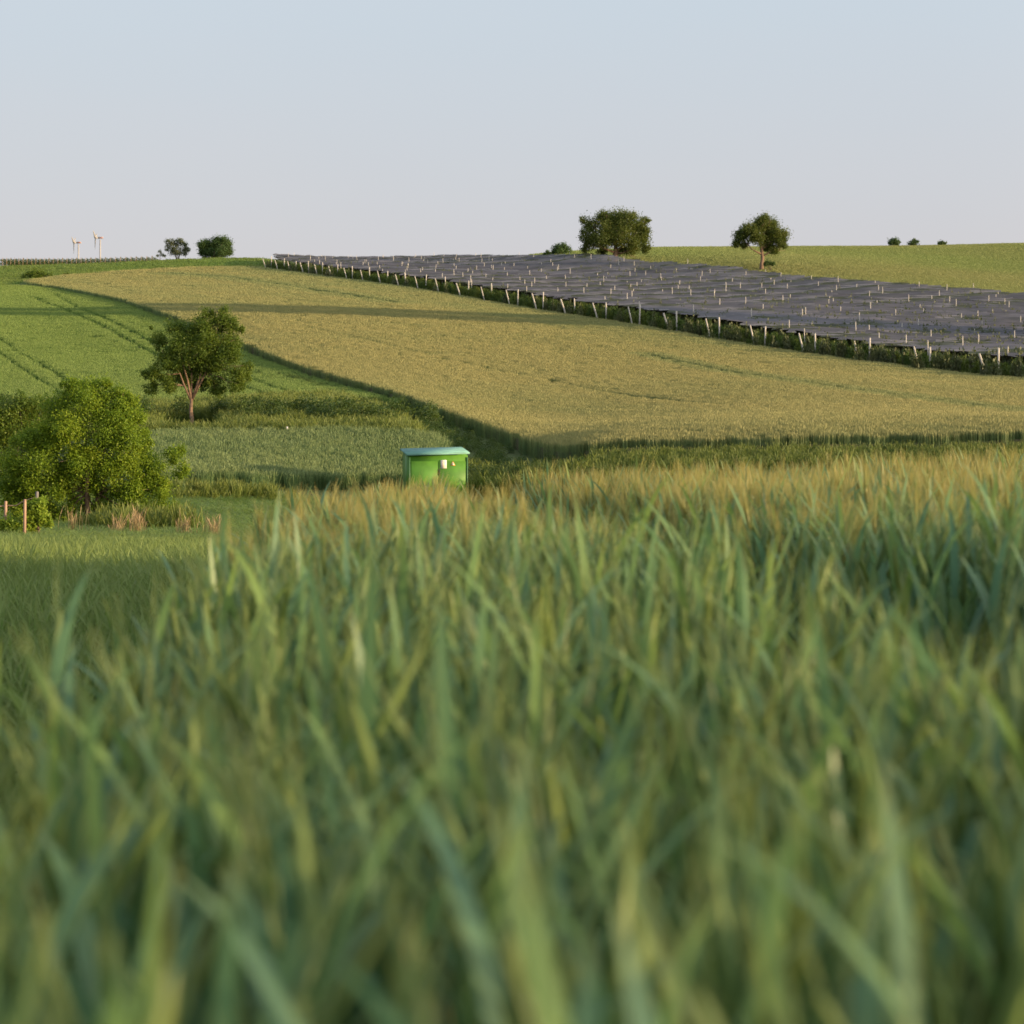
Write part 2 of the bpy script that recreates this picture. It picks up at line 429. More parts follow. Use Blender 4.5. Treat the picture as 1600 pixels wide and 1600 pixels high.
# ------------------------------------------------------------------ scattering of countless plants
def resample(pts, n):
    pts = np.asarray(pts, float)
    t = np.r_[0, np.cumsum(np.linalg.norm(np.diff(pts, axis=0), axis=1))]
    q = np.linspace(0, t[-1], n)
    return np.stack([np.interp(q, t, pts[:, i]) for i in range(2)], 1)
def inside(px, py, poly):
    poly = np.asarray(poly, float); x1, y1 = poly[:, 0], poly[:, 1]
    x2, y2 = np.roll(x1, -1), np.roll(y1, -1)
    r = np.zeros(len(px), bool)
    for a, b, c, d in zip(x1, y1, x2, y2):
        if b == d: continue
        cond = ((b > py) != (d > py)) & (px < (c - a) * (py - b) / (d - b) + a)
        r ^= cond
    return r
def sample(poly, a, dref, umin=-160, umax=1760):
    """points inside plan polygon, one per (a*s)^2 square metres, s = max(1, d/dref)"""
    poly = np.asarray(poly, float)
    d0, d1 = max(poly[:, 1].min(), 0.2), poly[:, 1].max()
    dd = np.linspace(d0, d1, 2000); s = np.maximum(1, dd / dref)
    rho = dd * (umax - umin) / F / (a * s) ** 2
    n = int(np.trapezoid(rho, dd)) if hasattr(np, 'trapezoid') else int(np.trapz(rho, dd))
    cdf = np.cumsum(rho); cdf /= cdf[-1]
    d = np.interp(rng.random(n), cdf, dd); u = rng.uniform(umin, umax, n)
    x = (u - 800) / F * d
    k = inside(x, d, poly)
    x, d = x[k], d[k]
    return x, d, np.maximum(1, d / dref)
_noise_k = rng.normal(size=(24, 2)); _noise_p = rng.uniform(0, 6.28, 24)
def pnoise(x, y, scale):
    a = np.zeros(len(x))
    for i in range(24):
        f = (1 + i % 6) ** .8
        a += np.sin((x * _noise_k[i, 0] + y * _noise_k[i, 1]) * f / scale + _noise_p[i]) / f
    return np.clip(.5 + a * .11, 0, 1)

def loft_sheet(A, B, h, n=160, m=40, skirt=True):
    A = resample(A, n); B = resample(B, n)
    t = np.linspace(0, 1, m)[None, :, None]
    P2 = A[:, None] * (1 - t) + B[:, None] * t
    z = Z(P2[..., 0], P2[..., 1])
    top = np.concatenate([P2, (z + h)[..., None]], -1)
    idx = np.arange(n * m).reshape(n, m)
    q = np.stack([idx[:-1, :-1], idx[:-1, 1:], idx[1:, 1:], idx[1:, :-1]], -1).reshape(-1, 4)
    v = top.reshape(-1, 3)
    if skirt:
        ring = np.concatenate([idx[:, 0], idx[-1, 1:], idx[-2::-1, -1], idx[0, -2:0:-1]])
        low = v[ring].copy(); low[:, 2] -= h + .15
        k = np.arange(len(ring)); k2 = np.roll(k, -1)
        q = np.vstack([q, np.stack([ring, ring[k2], len(v) + k2, len(v) + k], -1)])
        v = np.vstack([v, low])
    return v, q

def strip_mesh(pts, w, lift):
    pts = resample(pts, 60)
    t = np.gradient(pts, axis=0); t /= np.linalg.norm(t, axis=1)[:, None]
    nrm = np.stack([-t[:, 1], t[:, 0]], 1)
    L = np.stack([pts + nrm * w * f for f in (-.5, 0, .5)], 1)
    z = Z(L[..., 0], L[..., 1]) + lift
    v = np.concatenate([L, z[..., None]], -1).reshape(-1, 3)
    i = np.arange(60 * 3).reshape(60, 3)
    q = np.stack([i[:-1, :-1], i[:-1, 1:], i[1:, 1:], i[1:, :-1]], -1).reshape(-1, 4)
    return v, q

def scatter(name, label, cat, protos, x, y, s, hs=None, tint=None, sheet=None, sheet_mat=None, kind='stuff', zoff=0.0, lean=0.06, parent=None, idx=None):
    """one object: a sheet of its own plus one instance of a plant per point"""
    n = len(x)
    z = Z(x, y) + zoff
    v = np.stack([x, y, z], 1)
    hs = np.ones(n) if hs is None else hs
    scl = np.stack([s, s, hs], 1)
    rot = np.stack([rng.normal(0, lean, n), rng.normal(0, lean, n), rng.uniform(0, 6.283, n)], 1)
    idx = rng.integers(0, len(protos), n) if idx is None else idx
    tint = np.zeros(n) if tint is None else tint
    sel = np.ones(n); faces = []
    if sheet is not None:
        sv, sq = sheet; k = len(sv)
        faces = [sq + n]; v = np.vstack([v, sv])
        scl = np.vstack([scl, np.ones((k, 3))]); rot = np.vstack([rot, np.zeros((k, 3))])
        idx = np.r_[idx, np.zeros(k, int)]; tint = np.r_[tint, np.zeros(k)]; sel = np.r_[sel, np.zeros(k)]
    me = make_mesh(name, v, faces, sheet_mat or M['soil'], attrs=dict(scl=scl, rot=rot, idx=idx.astype(np.int32), tint=tint, sel=sel), shade=True)
    o = obj(name, me, parent)
    if label: tag(o, label, cat, kind=kind)
    c = bpy.data.collections.new(name + ' plants')
    for p in protos: c.objects.link(p)
    ng = bpy.data.node_groups.new(name, 'GeometryNodeTree')
    ng.interface.new_socket('Geometry', in_out='INPUT', socket_type='NodeSocketGeometry')
    ng.interface.new_socket('Geometry', in_out='OUTPUT', socket_type='NodeSocketGeometry')
    gi = ng.nodes.new('NodeGroupInput'); go = ng.nodes.new('NodeGroupOutput')
    ci = ng.nodes.new('GeometryNodeCollectionInfo'); ci.inputs['Collection'].default_value = c
    ci.inputs['Separate Children'].default_value = True; ci.inputs['Reset Children'].default_value = True
    ip = ng.nodes.new('GeometryNodeInstanceOnPoints'); ip.inputs['Pick Instance'].default_value = True
    def named(a, t):
        q = ng.nodes.new('GeometryNodeInputNamedAttribute'); q.data_type = t; q.inputs['Name'].default_value = a
        return q.outputs['Attribute']
    L = ng.links.new
    L(gi.outputs[0], ip.inputs['Points']); L(ci.outputs[0], ip.inputs['Instance'])
    L(named('sel', 'FLOAT'), ip.inputs['Selection'])
    L(named('idx', 'INT'), ip.inputs['Instance Index'])
    L(named('rot', 'FLOAT_VECTOR'), ip.inputs['Rotation']); L(named('scl', 'FLOAT_VECTOR'), ip.inputs['Scale'])
    jn = ng.nodes.new('GeometryNodeJoinGeometry')
    L(gi.outputs[0], jn.inputs[0]); L(ip.outputs[0], jn.inputs[0]); L(jn.outputs[0], go.inputs[0])
    mod = o.modifiers.new('plants', 'NODES'); mod.node_group = ng
    return o

def proto(name, me):
    return bpy.data.objects.new(name, me)      # lives only inside a plant collection

def blade_patch(name, mat, n, size, h, w, ear=0.25, bend=.25, hvar=.15, round_=False):
    """a patch of n upright blades / stalks; the upper part of each is its ear"""
    x = rng.uniform(-.5, .5, n) * size; y = rng.uniform(-.5, .5, n) * size
    if round_:
        r = np.abs(rng.normal(0, .22, n)) * size; a = rng.uniform(0, 6.28, n); x = r * np.cos(a); y = r * np.sin(a)
    hh = h * (1 + rng.normal(0, hvar, n)); th = rng.uniform(0, 6.283, n)
    b = bend * hh * rng.uniform(.2, 1, n); ph = rng.uniform(0, 6.283, n)
    dx, dy = np.cos(th) * w / 2, np.sin(th) * w / 2
    V = []; E = []
    lv = [(0, .7, 0), (.45, .9, 0), (1 - ear, 1.0, 0.25), (1 - ear * .4, 1.25, 1.0), (1, .15, 1.0)]
    for f, ww, e in lv:
        cx = x + b * f ** 2 * np.cos(ph); cy = y + b * f ** 2 * np.sin(ph); cz = hh * (f - .12 * bend * f ** 3)
        V.append(np.stack([cx - dx * ww, cy - dy * ww, cz], 1)); V.append(np.stack([cx + dx * ww, cy + dy * ww, cz], 1)); E += [np.full(n, e)] * 2
    V = np.stack(V, 1); E = np.stack(E, 1)
    k = V.shape[1]; base = (np.arange(n) * k)[:, None]
    q = np.concatenate([base + np.array([[2 * i, 2 * i + 1, 2 * i + 3, 2 * i + 2]]) for i in range(len(lv) - 1)])
    return proto(name, make_mesh(name, V.reshape(-1, 3), [q], mat, attrs=dict(ear=E.ravel())))

def leaf_quads(p, size, flat=0.0):
    """rhombus leaves at p with random orientation -> verts, quads"""
    n = len(p)
    a = rng.normal(size=(n, 3)); a /= np.linalg.norm(a, axis=1)[:, None]
    b = rng.normal(size=(n, 3)); b[:, 2] *= (1 - flat); b -= (a * b).sum(1)[:, None] * a; b /= np.linalg.norm(b, axis=1)[:, None]
    s = size * rng.uniform(.6, 1.3, n)[:, None]
    v = np.stack([p - a * s, p + b * s * .55, p + a * s, p - b * s * .55], 1).reshape(-1, 3)
    return v, np.arange(4 * n).reshape(n, 4)

def clump_points(clumps, n, sub=9, spread=.34, core=.25):
    """clumps: (x,y,z,r,[squash]) -> leaf positions gathered in sub-clumps near the clump surfaces"""
    cl = np.array([c[:4] for c in clumps], float)
    w = cl[:, 3] ** 2; w /= w.sum()
    pts = []; var = []
    for c, ww in zip(cl, w):
        k = max(sub, 3)
        d = rng.normal(size=(k, 3)); d /= np.linalg.norm(d, axis=1)[:, None]
        r = c[3] * rng.uniform(.45, .92, k)[:, None]
        centres = c[:3] + d * r
        m = int(n * ww)
        j = rng.integers(0, k, m)
        q = centres[j] + rng.normal(size=(m, 3)) * c[3] * spread * rng.uniform(.5, 1.1, k)[j][:, None]
        mc = int(m * core)
        q[:mc] = c[:3] + rng.normal(size=(mc, 3)) * c[3] * .4
        pts.append(q); var.append(np.clip(rng.normal(.5, .16, k)[j] + rng.normal(0, .18, m), 0, 1))
    return np.vstack(pts), np.concatenate(var)

def tree(name, label, cat, base, clumps, leaf, n, lmat, bark, trunk_r, trunk_to=None, limbs=8, spread=.34, core=.25, group=None, multi=1, sub=9, fork=False):
    """clumps in world coordinates; base = (x,y) on the ground"""
    bx, by = base; bz = float(Z(bx, by))
    root = empty(name, (bx, by, bz)); tag(root, label, cat, group)
    cl = np.array(clumps, float); cl[:, :3] -= (bx, by, bz)
    p, var = clump_points(cl, n, sub=sub, spread=spread, core=core)
    p[:, 2] = np.where(p[:, 2] < .02, np.abs(p[:, 2]) + .02, p[:, 2])
    v, q = leaf_quads(p, leaf)
    obj('crown', make_mesh('crown', v, [q], lmat, attrs=dict(var=np.repeat(var, 4))), root)
    mb = MB()
    top = np.array(trunk_to, float) - (bx, by, bz) if trunk_to is not None else np.array([0, 0, cl[:, 2].mean() * .6])
    order = np.argsort(-cl[:, 3])
    for j in range(multi):
        off = np.array([0, 0, 0]) if multi == 1 else np.array([math.cos(j * 2.4), math.sin(j * 2.4), 0]) * trunk_r * 2.2
        tp = top + off * (1 if multi == 1 else 3.0)
        mid = off * .8 + (tp - off) * .5 + rng.normal(0, .03, 3) * np.linalg.norm(top)
        mb.tube([off * .7 + (0, 0, -.25), off * .8 + (0, 0, .02 * top[2]), off * .85 + (tp - off) * .22, mid, tp], np.array([1.5, 1.25, 1.0, .9, .72]) * trunk_r, 9)
    lead = cl[:, :3].mean(0) * .35 + top * .65; lead[2] = top[2] + (cl[:, 2].max() - top[2]) * .62
    ax = np.array([top * .55, top * .8, top, (top + lead) / 2 + rng.normal(0, .04, 3) * top[2], lead])
    if multi == 1 and not fork: mb.tube(ax[2:], np.array([.72, .5, .2]) * trunk_r, 7)
    mains = []
    def twigs(m1, e, r, k):
        for _ in range(k):
            e2 = e + rng.normal(0, .5, 3) * r
            mb.tube([m1 + (e - m1) * .4, (m1 + e2) / 2 + rng.normal(0, .06, 3) * r, e2], np.array([.22, .14, .05]) * trunk_r, 5)
    if fork:
        hi = [q_ for q_ in np.argsort(-cl[:, 2])[:len(cl) * 2 // 3]]
        pick = hi[::max(1, len(hi) // 5)][:5]
        for n_, i in enumerate(pick):
            e = cl[i, :3]; dv = e - top
            a1 = top + dv * .3 + np.array([dv[0] * .06, 0, abs(dv[2]) * .05]); a2 = top + dv * .65 + np.array([0, 0, np.linalg.norm(dv) * .05]) + rng.normal(0, .04, 3) * np.linalg.norm(dv)
            mb.tube([top - (0, 0, .1 * top[2]), a1, a2, e], np.array([.72, .5, .3, .1]) * trunk_r, 7); mains += [a1, a2, e]
        mains = np.array(mains)
        for i in order[:limbs]:
            if i in pick: continue
            e = cl[i, :3]; dd_ = np.linalg.norm(mains - e, axis=1) + np.where(mains[:, 2] > e[2], .6 * (mains[:, 2] - e[2]), 0)
            s = mains[int(dd_.argmin())]; m1 = (s + e) / 2 + np.array([0, 0, .04]) * np.linalg.norm(e - s) + rng.normal(0, .06, 3) * np.linalg.norm(e - s)
            mb.tube([s, m1, e], np.array([.3, .2, .08]) * trunk_r, 6); twigs(m1, e, cl[i, 3], 2)
    else:
      for i in order[:limbs]:
        e = cl[i, :3]
        hz = np.hypot(e[0] - top[0], e[1] - top[1])
        zs = np.clip(e[2] - .75 * hz - .1 * top[2], ax[0, 2], ax[-1, 2] * .95)
        s = np.array([np.interp(zs, ax[:, 2], ax[:, q_]) for q_ in range(3)]) if multi == 1 else top * .7 + rng.normal(0, .12, 3)
        m1 = s + (e - s) * .5 + np.array([0, 0, -.06]) * np.linalg.norm(e - s) + rng.normal(0, .08, 3) * np.linalg.norm(e - s)
        mb.tube([s, m1, e], np.array([.48, .3, .1]) * trunk_r, 6)
        twigs(m1, e, cl[i, 3], 3)
    mb.build('trunk', bark, root, shade=True)
    return root
def pxc(u, py, r, d, dy=0.0):
    """a crown clump of r picture units at depth d+dy"""
    dd = d + dy
    return ((u - 800) / F * dd, dd, (YH - py) / F * dd, r / F * dd)

# ------------------------------------------------------------------ fields on the hill
def line_dist(x, y, line):
    l = resample(line, 80); d = np.full(len(x), 1e9)
    for a in l: d = np.minimum(d, np.hypot(x - a[0], y - a[1]))
    for a, b in zip(l[:-1], l[1:]):
        ab = b - a; t = np.clip(((x - a[0]) * ab[0] + (y - a[1]) * ab[1]) / (ab @ ab), 0, 1)
        d = np.minimum(d, np.hypot(x - a[0] - t * ab[0], y - a[1] - t * ab[1]))
    return d
def near_line(x, y, line, w): return line_dist(x, y, line) < w
gold_edge = [at(u, p) for u, p in ((42, 447), (100, 455), (180, 472), (250, 495), (330, 524), (400, 555), (480, 588), (560, 612), (640, 637), (720, 668), (800, 700))] + \
            [plan(880, 121), plan(930, 117), plan(1000, 116), plan(1200, 114), plan(1400, 113), plan(1600, 112), plan(1800, 110)]
# upper edge of the ripening field: the orchard row ends, then the grass strip on the left
def row_end(k):
    d = 235 * (1 + .0597 * k)
    return np.array([235 / F * (752 - 67.96 * k), d])
gold_top = [at(45, 444), at(100, 436), at(200, 428), at(300, 423), at(400, 423)] + [row_end(k) + (-2.6, -.9) for k in (24.6, 22, 18, 14, 10, 6, 3, 0, -2)]
gold_poly = np.array(list(gold_edge) + gold_top[::-1])
x, y, s = sample(gold_poly, .52, 200)
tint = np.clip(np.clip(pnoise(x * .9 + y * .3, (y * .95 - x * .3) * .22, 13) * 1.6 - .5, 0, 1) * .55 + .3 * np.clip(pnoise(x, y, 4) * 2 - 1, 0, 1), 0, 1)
orchard_shade = np.hstack([near_line(x, y, gold_top[5:], 15)[:, None], near_line(x, y, gold_top[5:], 7)[:, None]]).sum(1)
tint = np.clip(tint + .22 * orchard_shade, 0, 1)
band_lines = [[at(*q_) for q_ in l] for l in ([(262, 433), (360, 440), (500, 463), (620, 482)], [(1010, 566), (1280, 618), (1600, 664), (1750, 684)], [(470, 520), (640, 560), (860, 610), (1150, 655)])]
tint = np.where(near_line(x, y, band_lines[0], 5) | near_line(x, y, band_lines[1], 2.2), np.maximum(tint, .85), tint)  # greener tint in wide bands along these lines
fk = ~(near_line(x, y, band_lines[0], 1.2) | near_line(x, y, band_lines[1], .6) | near_line(x, y, band_lines[2], .45))
x, y, s, tint = x[fk], y[fk], s[fk], tint[fk]
# the greener tint along the orchard side paints in the orchard's shade strip
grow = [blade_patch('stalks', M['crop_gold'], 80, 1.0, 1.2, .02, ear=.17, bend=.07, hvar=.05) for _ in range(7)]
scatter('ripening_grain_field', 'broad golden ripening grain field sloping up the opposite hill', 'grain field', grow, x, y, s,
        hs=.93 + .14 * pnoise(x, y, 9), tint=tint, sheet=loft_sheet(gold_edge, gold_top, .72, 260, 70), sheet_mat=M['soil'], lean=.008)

tram = [[(78, 479), (231, 552), (384, 611), (428, 629)], [(121, 484), (231, 536), (390, 596), (462, 625)],
        [(-60, 501), (0, 535), (100, 597), (150, 628)], [(-60, 524), (0, 557), (80, 610), (110, 634)], [(85, 463), (121, 484)], [(50, 466), (78, 479)]]
tram = [[at(*p) for p in t] for t in tram]
green_poly = np.array([at(-200, 640), at(0, 640), at(300, 640), at(470, 628), at(600, 631), at(640, 634)] +
                      [e + (-1.2, -.6) for e in gold_edge[8:0:-1]] + [at(42, 449), at(0, 449), at(-200, 448)])
x, y, s = sample(green_poly, .5, 220)
keep = np.ones(len(x), bool)
for t in tram: keep &= line_dist(x, y, t) > .12 + .4 * s
x, y, s = x[keep], y[keep], s[keep]
gre = [blade_patch('shoots', M['crop_green'], 60, 1.0, .55, .025, ear=.2, bend=.12, hvar=.1) for _ in range(6)]
scatter('young_grain_field', 'smooth green young grain field with dark tyre tracks on the left slope', 'grain field', gre, x, y, s,
        lean=.008, hs=.8 + .5 * pnoise(x, y, 14), tint=np.clip(pnoise(x, y, 30) * 1.5 - .4, 0, 1) * .6)
for t in tram:
    v, q = strip_mesh(t, .6, .02)
    tag(obj('tyre_track', make_mesh('tyre_track', v, [q], M['tyre'])), kind='structure')

# grassland at the top left, beyond the orchard and on the far right hill
def zone(name, label, cat, poly, a, dref, protos, tscale=20, tamp=.8, toff=-.2, hs=None, umin=-160, umax=1760, keep=None, **k):
    x, y, s = sample(poly, a, dref, umin, umax)
    if keep is not None:
        m_ = keep(x, y); x, y, s = x[m_], y[m_], s[m_]
    t = np.clip(pnoise(x, y, tscale) + toff, 0, 1) * tamp
    h = (np.ones(len(x)) if hs is None else hs) * (.8 + .4 * pnoise(x, y, 7))
    return scatter(name, label, cat, protos, x, y, s, hs=h, tint=t, **k)
gr_far = [blade_patch('far_grass', M['grass'], 60, 1.0, .32, .03, ear=.3, bend=.4, hvar=.25) for _ in range(5)]
zone('hill_grass', 'rough pale grassland along the top of the left slope', 'grass',
     [at(-200, 446), at(0, 447), at(42, 442), at(100, 434), at(200, 426), at(300, 421), at(395, 421), plan(420, 600), plan(425, 690), plan(330, 700), plan(200, 684), plan(0, 684), plan(-200, 684)],
     .6, 170, gr_far, tscale=18, tamp=1.2, toff=-.1)
v, q = strip_mesh([plan(250, 715), at(262, 411), at(272, 419), at(284, 424), plan(300, depth(300, 426))], 2.6, .05)
tag(obj('field_track', make_mesh('field_track', v, [q], M['track'])), kind='structure')
gf2 = [blade_patch('far_shoots', M['crop_far'], 60, 1.0, .5, .03, ear=.2, bend=.12, hvar=.12) for _ in range(5)]
orch_top = [plan(425, 645), plan(500, 668), plan(700, 672), plan(860, 625), plan(1000, 572), plan(1200, 515), plan(1400, 462), plan(1600, 430), plan(1800, 405)]
zone('far_green_field', 'bright green field beyond the netted orchard below the two round trees', 'grain field',
     [o_ + (.3, 2.5) for o_ in orch_top[3:]] + [plan(1800, 960), plan(1400, 960), plan(1000, 860), plan(830, 730)], .55, 290, gf2, tscale=70, tamp=1.2, toff=-.25)

# grain patch behind the hut
patch_poly = [plan(230, 104), plan(300, 106), plan(420, 108), plan(560, 112), plan(720, 116), plan(705, 124), plan(690, 139), plan(560, 142), plan(400, 141), plan(230, 140)]
x, y, s = sample(patch_poly, .5, 400)
pat = [blade_patch('patch_stalks', M['crop_patch'], 45, .7, .95, .02, ear=.15, bend=.3, hvar=.1) for _ in range(5)]
scatter('grain_patch', 'small grey-green grain plot behind the green metal hut', 'grain field', pat, x, y, s, hs=.9 + .2 * pnoise(x, y, 5), tint=np.clip(pnoise(x, y, 10) * 1.6 - .5, 0, 1) * .7)

# weeds, bank and ditch
wd = [blade_patch('weed_tuft', M['weeds'], 55, 1.2, .8, .035, ear=.25, bend=.5, hvar=.35, round_=True) for _ in range(6)]
weed_poly = [plan(-160, 143), plan(230, 142), plan(480, 142), plan(690, 140), plan(712, 124), plan(730, 116), plan(745, 108), plan(800, 106), plan(900, 107), plan(960, 112), plan(935, 113), plan(860, 115.5)] + \
            [e + (-3.0, -2.0) for e in gold_edge[10:6:-1]] + [at(600, 631), at(470, 629), at(300, 641), at(0, 641), at(-160, 641)]
def weed_ok(x, y):
    return ~(near_line(x, y, gold_edge[6:13], 5.5) & (y > 108)) & ~near_line(x, y, [plan(300, 155.5), plan(300, 147)], 2.2)
zone('bank_weeds', 'tall unmown weeds and herbs on the bank below the fields', 'weeds', weed_poly, .5, 400, wd, tscale=9, tamp=1.1, toff=-.15, hs=None, keep=weed_ok)
def shrub_clump(name, mat, n=1000, leaf=.042):
    p, var = clump_points([(0, 0, .45, .5), (.35, .1, .35, .38), (-.3, -.2, .4, .4), (.1, -.35, .3, .35), (-.05, .1, .75, .33)], n, sub=6)
    p[:, 2] = np.abs(p[:, 2])
    v, q = leaf_quads(p, leaf)
    return proto(name, make_mesh(name, v, [q], mat, attrs=dict(ear=np.zeros(len(v)))))
und = [shrub_clump('bramble', M['undershrub']) for _ in range(5)]
def along(line, n, jitter):
    l = resample(line, n); return l + rng.normal(0, jitter, l.shape)
seg = []
seg.append(along([plan(225, 154), plan(300, 158), plan(420, 157), plan(560, 157), plan(640, 158)], 120, (1.3, 1.0)))
seg.append(along([plan(400, 153), plan(500, 152), plan(600, 152)], 40, (1.2, .7)))
seg.append(along([g + (-3.0, -1.9) for g in gold_edge[6:13]], 260, (1.4, 1.0)))
seg.append(along([plan(770, 112), plan(830, 110), plan(900, 108)], 36, (1.0, 1.5)))
seg.append(along([plan(-100, 168), plan(80, 168), plan(150, 165)], 50, (2, 1.5)))
P2 = np.vstack(seg); sz = rng.uniform(.7, 1.5, len(P2)) * np.r_[np.full(120, 1.5), np.full(40, 1.3), np.full(260, .62), np.full(36, .9), np.full(50, 1.4)]
uk = np.hypot(P2[:, 0] - plan(300, 154)[0], (P2[:, 1] - 154) * .8) > 3.6
P2, sz = P2[uk], sz[uk]
scatter('undergrowth', 'dark brambles and low scrub tangled along the bank and field edge', 'undergrowth', und, P2[:, 0], P2[:, 1], sz, hs=sz, tint=np.clip(rng.normal(.1, .25, len(P2)), 0, 1), lean=.1)
zone('verge_grass', 'dark green grass verge at the foot of the golden field', 'grass',
     [plan(900, 106), plan(1000, 107), plan(1400, 106), plan(1800, 104), plan(1800, 109.6), plan(1400, 112.4), plan(1000, 115.4), plan(930, 116.5)], .45, 400,
     [blade_patch('verge_tuft', M['weeds'], 55, .9, .7, .025, ear=.2, bend=.4, hvar=.25, round_=True) for _ in range(5)], tscale=6, tamp=.7, toff=-.2)

# meadow in the hollow on the left
md = [blade_patch('meadow_tuft', M['grass'], 110, .7, .36, .0075, ear=.3, bend=.6, hvar=.35, round_=True) for _ in range(7)]
edge_x = lambda yy: -.46 - .060 * yy
meadow = [(-9, 1.2), (-.42, 1.2), (-.42 - .068 * 9, 9), (-.42 - .068 * 15, 15), (1.5, 17), (6, 18), (9, 40), (12, 104), (-32, 104), (-22, 60)]
mx, my, ms = sample(meadow, .2, 40, -300, 1300)
k = (my < 62) | (mx < 0)
mx, my, ms = mx[k], my[k], ms[k]
k = (F * mx / my + 800 < 460) | (rng.random(len(mx)) < .35)
mx, my, ms = mx[k], my[k], ms[k]
scatter('meadow_grass', 'soft green meadow grass in the shaded hollow left of the crop', 'grass', md, mx, my, np.minimum(ms, 2.6) * 1.0, hs=(.75 + .5 * pnoise(mx, my, 3)) * np.clip(1.15 - my / 60, .38, 1), tint=np.clip(pnoise(mx, my, 4) * 1.5 - .5, 0, 1) * .6, lean=.12)
dg = [blade_patch('dry_tuft', M['drygrass'], 60, 1.0, .62, .016, ear=.35, bend=.4, hvar=.3, round_=True) for _ in range(4)]
P2 = np.vstack([along([plan(130, 61), plan(150, 60.5), plan(180, 61), plan(205, 62)], 5, (.5, .7)), along([plan(290, 60), plan(335, 59)], 3, (.3, .5))])
scatter('dry_grass', 'pinkish tan dry seeding grass in front of the large bush', 'grass', dg, P2[:, 0], P2[:, 1], np.full(len(P2), .8), hs=rng.uniform(.6, 1.25, len(P2)))
rd = [blade_patch('reed_tuft', M['weeds'], 60, 1.0, 1.0, .025, ear=.3, bend=.3, hvar=.2, round_=True) for _ in range(4)]
P2 = np.vstack([along([plan(285, 98), plan(350, 99), plan(430, 100)], 60, (.5, .8)), along([plan(160, 69), plan(215, 68), plan(262, 66)], 60, (.6, .6))])
scatter('reeds', 'yellow-green tall grass at the ditch beside the large bush', 'reeds', rd, P2[:, 0], P2[:, 1], np.full(len(P2), .9), hs=rng.uniform(.45, .85, len(P2)), tint=rng.uniform(.1, .7, len(P2)))

